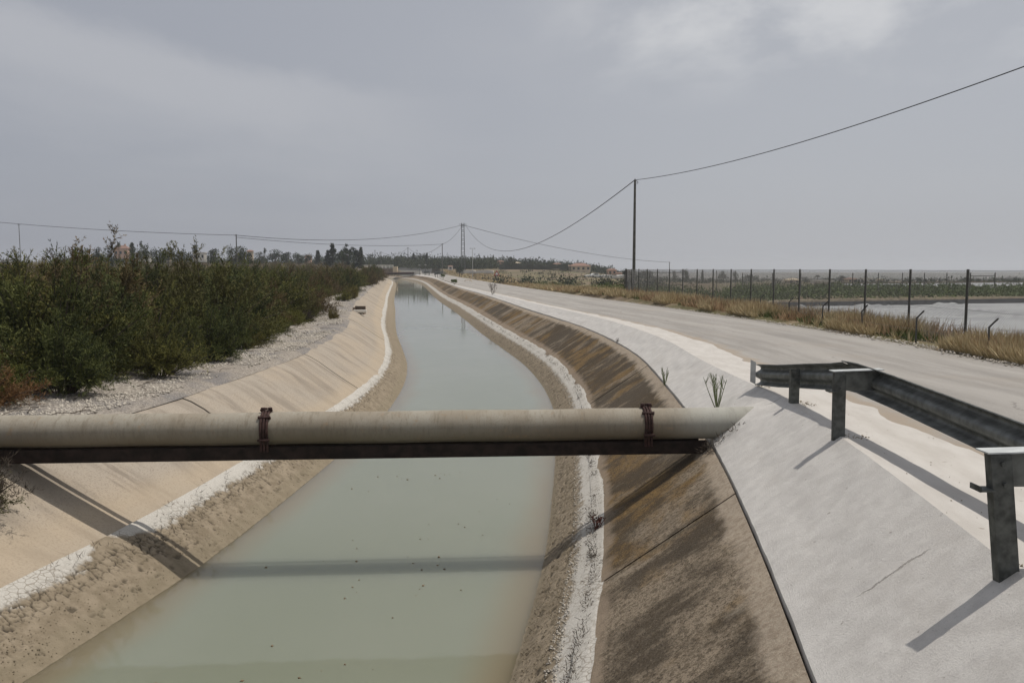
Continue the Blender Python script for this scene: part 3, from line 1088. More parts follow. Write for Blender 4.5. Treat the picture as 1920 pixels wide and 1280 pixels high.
cable(PT, q7, 2.5, .07, 'long cable descending from the pylon towards the right, behind the tall pole')

ly = 240
lx = spot(886.5, ly)
lz = float(gz(lx, ly))
lamp = tag(empty('street_lamp', (lx, ly, lz)), 'pale slender lamp post with a T-shaped head, right of the pylon', 'street lamp')
lh = elev(466, ly) - lz
MB().tube([(0, 0, -.2), (0, 0, lh)], [.1, .06], 8).build('post', M_grey, lamp, smooth=True)
MB().beam((-.65, 0, lh), (.65, 0, lh), .08).build('arm', M_grey, lamp)
for sx_ in (-1, 1):
    MB().box((sx_ * .62, 0, lh - .02), (.42, .26, .13)).build('lamp_head', M_galvp, lamp, bevel=.03)

# triangular warning sign
M_red2 = plain('red_sign_paint', (.42, .05, .04), .5, 0, .05)
M_signw = plain('white_sign_paint', (.75, .75, .73), .5, 0, .05)
sy_ = 200
sx0 = spot(931.5, sy_)
sz0 = float(gz(sx0, sy_))
sg = tag(empty('warning_sign', (sx0, sy_, sz0)), 'red and white triangular warning sign on a post beyond the road', 'road sign')
MB().tube([(0, 0, -.2), (0, 0, 2.0)], .04, 8).build('post', M_grey, sg)
zc = 2.2


def tri(r, y, t=.02):
    mb = MB()
    mb.extrude([(r * math.sin(a), r * math.cos(a)) for a in (0, R(120), R(240))], (0, y, zc), (0, y + t, zc), (1, 0, 0), (0, 0, 1))
    mb.f += [[0, 1, 2], [5, 4, 3]]
    return mb


pl = tri(.85, 0).build('sign_plate', M_red2, sg)
tri(.48, -.012, .008).build('sign_face', M_signw, pl)

for (px, y, lab) in ((787, 256, 'left of two thin dark posts on the far canal edge'), (798.5, 238, 'right of two thin dark posts on the far canal edge')):
    x = spot(px, y)
    z = -.15
    o = tag(empty('marker_post', (x, y, z)), lab, 'post', 'thin posts on the far canal edge')
    MB().tube([(0, 0, 0), (0, 0, 3.0)], .06, 6).build('post', M_galvp, o)
    MB().box((0, 0, 3.0), (.5, .06, .25)).build('plate', M_grey, o)

# pale tubular barrier at the road junction
bx = tag(empty('tube_barrier', (spot(872, 150), 150, float(gz(spot(872, 150), 150)))), 'pale bent tube barrier at the grassy road junction', 'barrier')
MB().tube([(0, 0, 0), (0, 0, .9), (1.0, 0, .95), (1.9, -.3, .1)], .07, 8).build('rail', M_kerb, bx, smooth=True)
MB().tube([(.9, 0, 0), (.9, 0, .93)], .05, 6).build('post', M_kerb, bx)

# ------------------------------------------------------------------ bridge, pipe bridge and outfall far up the canal
M_conc = plain('grey_concrete', (.33, .29, .24), .9, 0, .2, 2.0)
M_brown = plain('brown_concrete', (.155, .115, .085), .9, 0, .3, 1.0)
by = 322
bd = tag(empty('road_bridge', (spot(705, by), by, 0)), 'low brown bridge with a white railing where the canal bends away', 'bridge')
bz0, bz1 = elev(516, by) + .1, elev(503.5, by)
x0, x1 = spot(664, by) - bd.location.x, spot(738, by) - bd.location.x
MB().box(((x0 + x1) / 2, 3, (bz0 + bz1) / 2 + .4), (x1 - x0, 6, bz1 - bz0 - .8)).build('deck', M_brown, bd)
MB().box(((x0 + x1) / 2, -.1, bz1 + .12), (x1 - x0 + .4, .5, .22)).build('kerb', M_conc, bd)
for zz_ in (.6, 1.0, 1.35):
    MB().beam((x0, -.1, bz1 + zz_), (x1, -.1, bz1 + zz_), .2).build('railing_bar', M_white, bd)
for i in range(12):
    xx = x0 + (x1 - x0) * i / 11
    MB().box((xx, -.1, bz1 + .75), (.25, .25, 1.3)).build('railing_post', M_white, bd)
MB().box((x1 + .8, .5, (bz0 + bz1) / 2 + .4), (1.6, 3, bz1 - bz0 + .8)).build('abutment', M_kerb, bd)
py_ = 300
pg = tag(empty('pipe_bridge', (0, py_, 0)), 'thin dark brown pipe on a girder spanning the canal in front of the bridge', 'pipe')
MB().tube([(spot(700, py_), 0, elev(512.0, py_)), (spot(777, py_), 0, elev(511.5, py_))], .33, 12).build('pipe_barrel', M_strap, pg, smooth=True)
MB().box((spot(738, py_), 0, elev(514.2, py_)), (spot(777, py_) - spot(700, py_), .3, .3)).build('girder', M_rust, pg)
# pale retaining wall right of the bridge
rw = MB()
rw.extrude([(0, -1.4), (0, .9), (.4, .9), (.4, -1.4)], (spot(742, 330), 330, .3), (spot(790, 292), 292, .1), (.3, 1, 0), (0, 0, 1))
rw.f += [[0, 1, 2, 3], [7, 6, 5, 4]]
tag(rw.build('retaining_wall', M_white), 'pale low retaining wall just right of the far bridge', 'wall')

# outlet box in the old left bank
ox, oy = -8.75, 47.0
ox = float(CL(oy)) + .5
ob = tag(empty('drain_outlet', (ox, oy, ZCL - .25)), 'small dark drain outlet with a pale sill in the left bank', 'drain')
MB().box((0, .30, .14), (.6, .06, .45)).box((-.3, 0, .1), (.06, .6, .4)).box((.28, .0, .02), (.06, .6, .2)).build('box', M_brown, ob)
MB().box((.0, -.02, .0), (.5, .55, .03)).build('hollow_shade', M_black, ob)  # black slab painted in for the shade inside the outlet
MB().box((.1, -.36, .1), (.75, .12, .16)).build('sill', M_white, ob, bevel=.02)

# ------------------------------------------------------------------ fences
def resample(path, step):
    pts = [Vector(p) for p in path]
    out, acc = [pts[0].copy()], 0
    for a, b in zip(pts[:-1], pts[1:]):
        L = (b - a).length
        d = step - acc
        while d <= L:
            out.append(a.lerp(b, d / L))
            d += step
        acc = L - (d - step)
    return out


FX = pchip([8, 14.5, 20.7, 35.7, 50, 59.7, 70, 82], [11.2, 11.35, 11.38, 11.28, 10.5, 9.75, 9.6, 12.2])


def fence(name, posts, h, label, group, wire=.07, rad=.0026, pr=.035, ztop=None):
    root = tag(empty(name, posts[0]), label, 'fence', group)
    base = Vector(posts[0])
    loc = [Vector(p) - base for p in posts]
    pm = None
    for p in loc:
        if pm is None:
            pm = MB().tube([(0, 0, -.3), (0, 0, h)], pr, 8).mesh('post', M_post, smooth=True)
        o = link('post', pm, root, p)
    tw_ = MB()
    for z in (h - .03, h * .5, .06):
        for a, b in zip(loc[:-1], loc[1:]):
            tw_.tube([a + Vector((0, 0, z)), (a + b) / 2 + Vector((0, 0, z - .015)), b + Vector((0, 0, z))], .004, 3)
    tw_.build('tension_wire', M_mesh, root)
    if wire:
        L = [0.]
        for a, b in zip(loc[:-1], loc[1:]):
            L.append(L[-1] + (b - a).length)
        P = np.array([tuple(p) for p in loc])
        tot = L[-1]
        s0 = np.arange(-h, tot, wire)
        V, F = [], []
        hh = h - .06
        for sgn in (1, -1):
            sa, sb = s0.copy(), s0 + hh
            za, zb = (np.full_like(s0, .04), np.full_like(s0, .04 + hh))
            ca, cb = np.clip(sa, 0, tot), np.clip(sb, 0, tot)
            ta, tb = (ca - sa) / hh, (cb - sa) / hh
            z1 = .04 + hh * (ta if sgn > 0 else 1 - ta)
            z2 = .04 + hh * (tb if sgn > 0 else 1 - tb)
            A = np.stack([np.interp(ca, L, P[:, 0]), np.interp(ca, L, P[:, 1]), np.interp(ca, L, P[:, 2]) + z1], 1)
            B = np.stack([np.interp(cb, L, P[:, 0]), np.interp(cb, L, P[:, 1]), np.interp(cb, L, P[:, 2]) + z2], 1)
            off = np.array([[0, rad * 1.4, 0], [rad, -rad, rad], [-rad, -rad, -rad]])
            for i in range(len(A)):
                k = len(V)
                V += [tuple(A[i] + q) for q in off] + [tuple(B[i] + q) for q in off]
                F += [[k, k + 1, k + 4, k + 3], [k + 1, k + 2, k + 5, k + 4], [k + 2, k, k + 3, k + 5]]
        me = np_mesh('wire_mesh', V, F, M_mesh)
        tag(link('wire_mesh', me, root), kind='stuff')
    return root


ys = np.arange(8.7, 72, 3.0)
fp = [(float(FX(y)), float(y), -.33) for y in ys]
fence('mesh_fence', fp, 2.02, 'tall chain-link fence with dark posts along the dry grass, nearest the road', 'chain-link fences')
# corner frame by the tall pole
fp2 = [(9.7, 71.7, -.33), (12.5, 75.2, -.35), (16.0, 77.5, -.35), (19.5, 79.0, -.36), (20.2, 75.0, -.36)]
fr = fence('mesh_fence', fp2, 1.9, 'chain-link fence panel turning the corner behind the tall pole', 'chain-link fences', .12)
MB().beam((0, 0, 1.72), (6.3, 5.8, 1.70), .06).build('top_rail', M_post, fr)
MB().beam((0, 0, .55), (6.3, 5.8, .53), .05).build('top_rail', M_post, fr)
fp3 = [(spot(px, y), y, -.35) for px, y in ((1391, 62), (1447, 61.8), (1500, 61.5), (1553, 61.5), (1597, 62), (1645, 62.5), (1690, 63), (1731, 63.5), (1773, 64), (1817, 64.5))]
fence('mesh_fence', fp3, 1.75, 'further chain-link fence with thin posts, beyond the pale reservoir', 'chain-link fences', .12)
gt = tag(empty('fence_gate', (spot(1817, 64.5), 64.5, -.35)), 'fence gate frame of thin posts with top bars, beyond the reservoir at right', 'gate')
gw = spot(1863, 66) - spot(1817, 64.5)
for (x, y) in ((0, 0), (gw, 1.5)):
    MB().tube([(x, y, -.2), (x, y, 1.75)], .05, 8).build('post', M_post, gt)
for z in (1.5, .15):
    MB().beam((0, 0, z), (gw, 1.5, z), .05).build('bar', M_post, gt)
# old low fence of cranked posts in the verge
old = [(10.15, 14.4), (10.2, 17.6), (10.25, 20.9), (10.3, 24.2), (10.35, 27.6), (10.4, 31.0), (10.4, 34.6)]
of = tag(empty('low_fence', (10.15, 14.4, -.32)), 'old low wire fence with cranked post tops, half lost in the dry grass', 'fence')
pm = MB().tube([(0, 0, -.2), (0, 0, .78), (.16, -.05, .97)], .022, 6).mesh('post', M_post, smooth=True)
for x, y in old:
    o = link('post', pm, of, (x - 10.15, y - 14.4, 0))
    o.rotation_euler = (R(random.uniform(-4, 4)), R(random.uniform(-4, 4)), random.uniform(-.4, .4))
wv = MB()
for (a, b) in zip(old[:-1], old[1:]):
    for z in (.25, .5, .76):
        wv.tube([(a[0] - 10.15, a[1] - 14.4, z), ((a[0] + b[0]) / 2 - 10.15, (a[1] + b[1]) / 2 - 14.4, z - .03), (b[0] - 10.15, b[1] - 14.4, z)], .003, 3)
wv.build('fence_wire', M_mesh, of)

# ------------------------------------------------------------------ reservoir with its wrinkled pale cover
def f_sheet(g, b):
    p = g.obj()
    n = g.noise(g.scale(p, (.12, .5, 1)), 1.5, 6, .6)
    c = g.mix(g.step(n, .35, .65), (.27, .275, .275), (.40, .405, .40))
    c = g.mix(g.math('MULTIPLY', g.step(g.noise(p, 1.2, 6, .7), .58, .7), .5), c, (.24, .23, .21))
    g.put(b.inputs['Base Color'], c)
    b.inputs['Roughness'].default_value = .55


M_sheet = material('pale_plastic_sheet', f_sheet)
M_rim = plain('rim_earth', (.155, .12, .078), .95, 0, .35, 4.0)
rs = tag(empty('reservoir', (0, 0, 0)), 'shallow reservoir covered with wrinkled pale plastic, behind the tall fence', 'reservoir')
gx, gy = np.meshgrid(np.arange(12, 70, .35), np.arange(14, 70, .35))
ins = inside(gx, gy)
ridge = np.abs(np.sin(gx * .55 + gy * .25 + 1.5 * fbm(gx * .15, gy * .15, 7)))
gzv = -.57 + .06 * fbm(gx * .35, gy * .8, 8, 4) + .16 * np.exp(-(ridge / .12) ** 2) * (fbm(gx * .1, gy * .1, 9) > -.1)
i = np.arange(gx.size).reshape(gx.shape)
F = np.stack([i[:-1, :-1], i[:-1, 1:], i[1:, 1:], i[1:, :-1]], -1).reshape(-1, 4)
F = F[(ins.ravel()[F] > .25).all(1)]
link('cover_sheet', np_mesh('cover_sheet', np.stack([gx, gy, gzv], -1).reshape(-1, 3), F, M_sheet, True), rs)
wl, kb = MB(), MB()
for (a, b) in zip(PIT[:-1], PIT[1:]):
    if a[1] < 15.5 and b[0] > 60: continue
    d = Vector((b[0] - a[0], b[1] - a[1], 0))
    nn = Vector((d.y, -d.x, 0)).normalized()
    mid = []
    wl.extrude([(.02, .02), (.05, .02), (.42, -.85), (.38, -.85)], (a[0], a[1], -.3), (b[0], b[1], -.3), nn, (0, 0, 1))
    kb.extrude([(-.16, -.2), (-.16, .13), (.06, .13), (.06, -.2)], (a[0], a[1], -.3), (b[0], b[1], -.3), nn, (0, 0, 1))
wl.build('wall_liner', M_black, rs)
kb.build('rim_kerb', M_kerb, rs)

# second, farther reservoir
r2 = tag(empty('reservoir', (0, 0, 0)), 'far pale reservoir seen as a thin grey strip beyond the fence gate', 'reservoir')
Q = [(41, 92), (47, 128), (110, 150), (110, 96)]
zq = -.62
mb = MB()
mb.v = [(x, y, zq) for x, y in Q]
mb.f = [[0, 3, 2, 1]]
mb.build('cover_sheet', M_sheet, r2)
kb = MB()
for (a, b) in zip(Q, Q[1:] + Q[:1]):
    kb.beam((a[0], a[1], zq - .05), (b[0], b[1], zq - .05), .5, .5)
kb.build('rim_kerb', M_rim, r2)

# ------------------------------------------------------------------ vegetation
def f_leaf(c1, c2, c3, trans=0.0):
    def f(g, b):
        r = g.attr('rnd')
        ri = g.n('ObjectInfo').outputs['Random']
        c = g.mix(r, c1, c2)
        c = g.mix(g.math('MULTIPLY', g.step(ri, .35, 1.0), .6), c, c3)
        g.put(b.inputs['Base Color'], c)
        b.inputs['Roughness'].default_value = .75
        b.inputs['Specular IOR Level'].default_value = .15
    return f


M_olive = material('olive_foliage', f_leaf((.036, .042, .014), (.215, .205, .056), (.17, .125, .05)))
M_dkgreen = material('dark_foliage', f_leaf((.026, .036, .014), (.14, .155, .048), (.13, .11, .042)))
M_brownf = material('brown_seeding_foliage', f_leaf((.050, .041, .020), (.21, .155, .072), (.165, .11, .06)))
M_dryred = material('dry_reddish_foliage', f_leaf((.13, .065, .028), (.25, .15, .07), (.2, .11, .05)))
M_yellowf = material('yellow_green_foliage', f_leaf((.075, .085, .02), (.15, .15, .035), (.12, .10, .03)))
M_treef = material('tree_foliage', f_leaf((.018, .026, .014), (.05, .066, .028), (.055, .062, .026)))
M_treefb = material('bluish_tree_foliage', f_leaf((.020, .027, .018), (.048, .060, .036), (.040, .05, .03)))
M_crop = material('crop_leaf', f_leaf((.040, .066, .018), (.13, .175, .045), (.11, .14, .04)))
M_straw = material('dry_straw', f_leaf((.34, .265, .14), (.66, .55, .34), (.5, .38, .21)))
M_strawr = material('reddish_straw', f_leaf((.28, .18, .10), (.46, .32, .19), (.4, .26, .14)))
M_greenw = material('green_weed', f_leaf((.06, .085, .025), (.12, .15, .045), (.1, .11, .035)))


def tris(base, dirv, width, rnd, side=None):
    """leaf triangles from base points along dirv"""
    n = len(base)
    if side is None:
        side = rng.normal(size=(n, 3))
    s = np.cross(dirv, side)
    s /= np.linalg.norm(s, axis=1, keepdims=True) + 1e-9
    w_ = np.asarray(width).reshape(-1, 1) * .5
    mid = base + dirv * .45
    V = np.stack([base, mid + s * w_, base + dirv, mid - s * w_], 1).reshape(-1, 3)
    F = np.arange(n * 4).reshape(n, 4)
    return V, F, np.repeat(rnd, 4)


def unit(v):
    return v / (np.linalg.norm(v, axis=-1, keepdims=True) + 1e-9)


def shrub_mesh(seed, rx, h, ns, nsp, nl, mat, leaf=(.062, .0155), sprawl=.5, spiky=.15):
    """feathery shrub: arching stems, sprigs along them, needles along the sprigs"""
    r = np.random.default_rng(seed)
    ncl = 11
    ca, cq, ch = r.uniform(0, 2 * np.pi, ncl), r.uniform(.25, 1, ncl) ** .6, r.uniform(.75, 1.12, ncl)
    ci = r.integers(0, ncl, ns)
    az = ca[ci] + r.normal(0, .30, ns) / (.35 + cq[ci])
    q = np.clip(cq[ci] + r.normal(0, .17, ns), .03, 1.1)
    lump = 1 + .28 * np.sin(az * 2 + seed) + .18 * np.sin(az * 5 + seed * 2.3)
    hgt = h * (1 - .55 * np.clip(q, 0, 1) ** 2) * r.uniform(.62, 1.0, ns) * ch[ci]
    spk = r.random(ns) < .02
    hgt = np.where(spk, hgt * (1 + spiky), hgt)
    tip = np.stack([np.cos(az) * rx * q * lump, np.sin(az) * rx * q * lump, hgt], 1)
    root = np.stack([np.cos(az), np.sin(az), 0 * az], 1) * (.22 * rx * q)[:, None]
    ctl = root * .6 + tip * np.array([.42, .42, .62])
    lowr = r.random(ns) < .44                                  # skirt branches that reach the ground
    tip[lowr, 2] *= r.uniform(.04, .45, lowr.sum())
    t = r.uniform(.12, 1, (ns, nsp)) ** .75
    T = t[..., None]
    p = root[:, None] * (1 - T) ** 2 + 2 * ctl[:, None] * T * (1 - T) + tip[:, None] * T * T
    tg = unit(2 * (ctl - root)[:, None] * (1 - T) + 2 * (tip - ctl)[:, None] * T)
    sd = unit(tg * .55 + r.normal(size=p.shape) * .55 + np.array([0, 0, .5]))
    sl_ = r.uniform(.12, .34, (ns, nsp)) * (.6 + .4 * h / 2.4)
    p = p.reshape(-1, 3); sd = sd.reshape(-1, 3); sl_ = sl_.reshape(-1)
    tint = np.clip(np.repeat(r.normal(.38, .10, ns) + r.normal(0, .2, ncl)[ci], nsp) + r.normal(0, .2, ns * nsp) + .18 * (t.reshape(-1) - .6), 0, 1)
    k = r.uniform(0, 1, (len(p), nl))
    b = p[:, None] + sd[:, None] * (sl_[:, None] * k)[..., None]
    ld = unit(sd[:, None] * 1.0 + r.normal(size=b.shape) * .5) * (leaf[0] * r.uniform(.6, 1.3, b.shape[:2]))[..., None]
    rr = np.clip(tint[:, None] + .35 * (k - .5) + r.normal(0, .1, k.shape), 0, 1)
    V, F, A = tris(b.reshape(-1, 3), ld.reshape(-1, 3), np.full(b.shape[0] * nl, leaf[1]), rr.ravel(), r.normal(size=(b.shape[0] * nl, 3)))
    me = np_mesh('foliage', V, F, mat, attrs={'rnd': A})
    sm = MB()
    for i in range(0, ns, 2):
        a, c, e = root[i], ctl[i], tip[i]
        pts = [a * (1 - u) ** 2 + 2 * c * u * (1 - u) + e * u * u for u in (0, .35, .7, .97)]
        sm.tube(pts, [.022, .016, .01, .004], 3, False)
    return me, sm.mesh('stems', M_twig)


SH = {}
for i, (mat, rx, h, ns) in enumerate([(M_olive, 1.55, 2.5, 140), (M_dkgreen, 1.6, 2.3, 145), (M_brownf, 1.4, 2.3, 130), (M_olive, 1.3, 2.75, 135),
                                      (M_brownf, 1.7, 2.0, 120), (M_dkgreen, 1.3, 2.6, 110)]):
    SH[i] = shrub_mesh(100 + i, rx, h, ns, 27, 16, mat)
SH['small'] = shrub_mesh(201, .8, .95, 70, 18, 10, M_olive, (.05, .014))
SH['yellow'] = shrub_mesh(202, 1.15, 1.3, 90, 20, 11, M_yellowf, (.055, .015))
SH['dry'] = shrub_mesh(203, .85, 1.3, 100, 22, 12, M_dryred, (.07, .010), spiky=.5)
SH['bare'] = shrub_mesh(204, .75, .9, 80, 18, 10, M_twig, (.09, .008))
SH['weed'] = shrub_mesh(205, .45, .5, 36, 12, 9, M_greenw, (.06, .016))
SH['weed2'] = shrub_mesh(206, .5, .6, 40, 10, 7, M_strawr, (.08, .010))


def shrub(kind, x, y, s, label, group=None, cat='shrub', name='shrub', z=None, rz=None, sz=None):
    root = empty(name, (x, y, float(gz(x, y)) - .05 if z is None else z), random.uniform(0, 6.28) if rz is None else rz)
    root.scale = (s, s, s * (sz or 1))
    tag(root, label, cat, group)
    f, st = SH[kind]
    link('foliage', f, root)
    link('stems', st, root)
    return root


# the scrub on the left bank: a front row with its own look, then the mass behind
GS = 'shrubs of the dense scrub on the left bank'
front = [  # x offset from the crest, y, kind, scale, label
    (-1.75, 14.3, 1, .66, 'dark green shrub at the left edge, just above the pipe'),
    (-1.35, 17.0, 0, .58, 'olive shrub beside the gravel, second along the front of the scrub from the left'),
    (-2.9, 17.8, 5, .98, 'tall dark green shrub behind the first two at the left'),
    (-1.5, 19.6, 1, .62, 'low dark shrub leaning over the gravel, left of the pale gravel gap'),
    (-2.0, 22.4, 5, .72, 'dark upright shrub whose foot stands on the gravel, right at the pale gap'),
    (-2.6, 27.2, 'yellow', 1.0, 'rounded yellow-green bush standing out of the gravel gap'),
    (-2.9, 31.0, 2, .85, 'brownish shrub just behind the rounded yellow-green bush'),
    (-2.0, 35.5, 5, .80, 'dark shrub with a broad shadowed foot, past the yellow-green bush'),
    (-2.3, 40.5, 4, .85, 'brown seeding shrub along the middle of the gravel path'),
]
for dx, y, k, s, lab in front:
    shrub(k, float(CL(y)) + dx, y, s, lab, GS)
shrub('dry', -8.35, 12.9, .80, 'dry reddish-brown bush at the left edge of the picture', None)
shrub('dry', -9.2, 13.7, .95, 'second dry reddish bush half hidden behind the first, far left', None)
shrub('bare', -6.15, 9.15, .85, 'dark leafless bush hanging over the bank under the pipe at far left', z=-1.05)
shrub(1, -6.45, 9.35, .42, 'dark dense bush spilling down the bank just below the pipe, far left', z=-1.15)
shrub(5, -6.9, 9.75, .36, 'second dark bush behind the one below the pipe, far left', z=-.95)
shrub('small', float(CL(37)) - .7, 37, .55, 'small tuft of grey-green bush on the gravel path by the drain', None)
shrub('small', float(CL(62)) - .35, 62, 1.2, 'pale green low bush spilling onto the old lining', None)
shrub('small', float(CL(57)) - .9, 57, .85, 'little spiky green bush at the end of the gravel path', None)

mass = []
y = 11.0
while y < 235:
    step = 1.5 + .028 * y
    nrow = 7 if y < 60 else 5
    for j in range(nrow):
        dx = -(3.1 + .008 * y) - j * (2.3 + .03 * y) + random.uniform(-.8, .8)
        yy = y + random.uniform(-.8, .8) * step * .6
        xx = float(CL(min(yy, 410))) + dx
        if yy > 55: xx += min(3.0, (yy - 55) * .06)
        if xx / yy < -.75: continue
        mass.append((xx, yy))
    y += step
for n_, (x, y) in enumerate(mass):
    hs = random.uniform(.70, 1.22) * (1.10 - .26 * sstep(y, 25, 90)) * (1 + .10 * (x < -14))
    hs = float(hs)
    k = random.choices([0, 1, 2, 3, 4, 5], [3, 3, 3.2, 1.2, 3, 2])[0]
    what = {0: 'olive green feathery shrub', 1: 'dark green feathery shrub', 2: 'brownish seeding shrub', 3: 'tall olive shrub',
            4: 'broad low brown shrub', 5: 'upright dark shrub'}[k]
    back = float(CL(min(y, 410))) - x
    depth_ = 'just behind the gravel edge' if back < 5.2 else ('in the middle of the scrub' if back < 9.5 else 'far back in the scrub')
    zone = 'nearest the pipe' if y < 22 else ('left of the yellow-green bush' if y < 45 else ('along the middle reach' if y < 100 else 'towards the far bridge'))
    shrub(k, x, y, hs * (1.15 if y > 70 else 1), f'{what} {depth_}, {zone}'.replace('feathery shrub just', 'shrub just'), GS)
for n_ in range(26):
    y = 13.2 + n_ * 1.25 + random.uniform(-.4, .4)
    k = random.choice(['small', 'small', 'yellow', 'bare'])
    s = random.uniform(.55, .95) * (.75 if k == 'yellow' else 1)
    shrub(k, float(CL(y)) - random.uniform(1.75, 2.5) - .3 * (y < 18), y, s,
          {'small': 'low olive bush', 'yellow': 'low yellowish bush', 'bare': 'low leafless bush'}[k] + ' at the foot of the scrub where it meets the gravel', 'low bushes along the gravel edge')
shrub(3, -13.6, 21.0, .96, 'tallest light olive shrub on the skyline at far left', None)
shrub(3, -16.8, 33.5, .95, 'twiggy tall shrub with open forks on the left skyline', None, sz=1.25)
shrub(3, -16.5, 44.0, 1.0, 'dark spiky-topped shrub sticking above the scrub skyline, left of the skyline pole', None, sz=1.15)

# --- trees
def tree_mesh(kind, seed):
    r = np.random.default_rng(seed)
    tr = MB()
    P = []
    if kind == 'round':
        tr.tube([(0, 0, -.3), (.1, 0, 1.6), (0, .1, 3.2)], [.28, .2, .12], 6)
        for i in range(5):
            a = r.uniform(0, 6.28)
            tr.tube([(.05, .05, 1.8), (math.cos(a) * 1.2, math.sin(a) * 1.2, 3.4), (math.cos(a) * 2.0, math.sin(a) * 2.0, 4.6)], [.12, .08, .03], 5)
        for i in range(14):
            a, q = r.uniform(0, 6.28), r.uniform(.2, 2.3)
            P.append((math.cos(a) * q, math.sin(a) * q, r.uniform(2.2, 6.0) - q * .35, r.uniform(.8, 1.5)))
    elif kind == 'wide':
        tr.tube([(0, 0, -.3), (.2, 0, 1.4), (.1, .2, 2.6)], [.32, .24, .15], 6)
        for i in range(16):
            a, q = r.uniform(0, 6.28), r.uniform(.4, 3.8)
            P.append((math.cos(a) * q, math.sin(a) * q, 3.6 - q * .30 + r.uniform(-.9, .5), r.uniform(.7, 1.3)))
        for i in range(6):
            a = r.uniform(0, 6.28)
            tr.tube([(.1, .1, 1.8), (math.cos(a) * 1.5, math.sin(a) * 1.5, 2.8), (math.cos(a) * 2.8, math.sin(a) * 2.8, 3.4)], [.12, .08, .03], 5)
    elif kind == 'cypress':
        tr.tube([(0, 0, -.3), (0, 0, 3), (0, 0, 7.2)], [.2, .14, .03], 6)
        for i in range(22):
            z = .7 + 6.9 * i / 21
            P.append((r.normal(0, .10), r.normal(0, .10), z, .78 * (1 - (z / 8.2) ** 2.2) + .12))
    elif kind == 'pine':
        tr.tube([(0, 0, -.3), (.2, 0, 3), (0, 0, 7.6)], [.26, .18, .04], 6)
        for i in range(26):
            z = 1.2 + 6.6 * r.random()
            a = r.uniform(0, 6.28)
            q = (8.4 - z) * .28 * r.random()
            P.append((math.cos(a) * q, math.sin(a) * q, z, .45 + (8 - z) * .08))
    elif kind == 'feather':
        tr.tube([(0, 0, -.3), (.2, 0, 3), (.3, .1, 7)], [.22, .15, .04], 6)
        for i in range(26):
            a = r.uniform(0, 6.28)
            q = r.uniform(0, 1.5)
            P.append((math.cos(a) * q, math.sin(a) * q, r.uniform(1.2, 8.0) - q, r.uniform(.35, .7)))
    P = np.array(P)
    nper = 95 if kind != 'feather' else 60
    n = len(P) * nper
    c = np.repeat(P, nper, 0)
    d = unit(r.normal(size=(n, 3)))
    rad = r.uniform(.45, 1.08, n) ** .5
    b = c[:, :3] + d * (c[:, 3] * rad)[:, None] * np.array([1, 1, .85])
    ld = unit(d * .5 + r.normal(size=(n, 3)) * .8 + np.array([0, 0, .15])) * r.uniform(.22, .5, n)[:, None]
    if kind == 'feather':
        ld = unit(np.array([0, 0, 1.0]) + r.normal(size=(n, 3)) * .5) * r.uniform(.3, .8, n)[:, None]
    rr = np.clip(np.repeat(r.uniform(.2, .8, len(P)), nper) + r.normal(0, .2, n), 0, 1)
    V, F, A = tris(b, ld, r.uniform(.14, .30, n), rr, r.normal(size=(n, 3)))
    return (np_mesh('crown', V, F, M_treefb if kind in ('feather', 'pine') else M_treef, attrs={'rnd': A}), tr.mesh('trunk', M_bark, smooth=True))


def palm_mesh(seed, hh):
    r = np.random.default_rng(seed)
    tr = MB().tube([(0, 0, -.3), (.15, 0, hh * .5), (0, 0, hh)], [.26, .2, .2], 7)
    V, F, A = [], [], []
    for i in range(30):
        a = r.uniform(0, 6.28)
        el = r.uniform(-.7, 1.2)
        L = r.uniform(1.6, 2.2)
        pts = []
        for k in range(6):
            t = k / 5
            e = el - 1.3 * t * t
            pts.append(np.array([math.cos(a) * L * t * math.cos(el * .6), math.sin(a) * L * t * math.cos(el * .6), hh + L * (math.sin(el) * t - .55 * t * t)]))
        sd = np.array([-math.sin(a), math.cos(a), .25])
        for k in range(5):
            w0, w1 = .28 * math.sin(math.pi * (k / 5 * .85 + .12)), .28 * math.sin(math.pi * ((k + 1) / 5 * .85 + .12))
            j = len(V)
            V += [pts[k] - sd * w0, pts[k] + sd * w0, pts[k + 1] + sd * w1, pts[k + 1] - sd * w1]
            F.append([j, j + 1, j + 2, j + 3])
            A += [r.random()] * 4
    return (np_mesh('crown', np.array(V), F, M_treef, attrs={'rnd': A}), tr.mesh('trunk', M_bark, smooth=True))


TM = {}
for k in ('round', 'wide', 'cypress', 'pine', 'feather'):
    TM[k] = [tree_mesh(k, 300 + 7 * i + len(k)) for i in range(3 if k in ('round', 'wide') else 2)]
TM['palm'] = [palm_mesh(5, 6.0)]
TH = {'round': 6.6, 'wide': 4.7, 'cypress': 7.9, 'pine': 8.2, 'feather': 8.2, 'palm': 7.3}
TW = {'round': 6.0, 'wide': 8.6, 'cypress': 1.8, 'pine': 4.4, 'feather': 4.0, 'palm': 3.6}
KIND = {'round': 'broadleaf tree', 'wide': 'broad spreading tree', 'cypress': 'cypress', 'pine': 'pine', 'feather': 'feathery eucalyptus', 'palm': 'palm tree'}
NAME = {'round': 'broadleaf_tree', 'wide': 'spreading_tree', 'cypress': 'cypress_tree', 'pine': 'pine_tree', 'feather': 'eucalyptus_tree', 'palm': 'palm_tree'}


def tree(kind, px, ptop, y, wpx, label, group='trees along the horizon'):
    x = spot(px, y)
    z = float(gz(x, y))
    h = max(elev(ptop, y) - z, 1.2)
    o = empty(NAME[kind], (x, y, z - .1), random.uniform(0, 6.28))
    s = h / TH[kind]
    wd = (wpx / 1550 * y) / TW[kind] if wpx else s
    o.scale = (wd, wd, s)
    tag(o, label, 'tree', group)
    c, t = random.choice(TM[kind])
    link('crown', c, o)
    link('trunk', t, o)
    return o


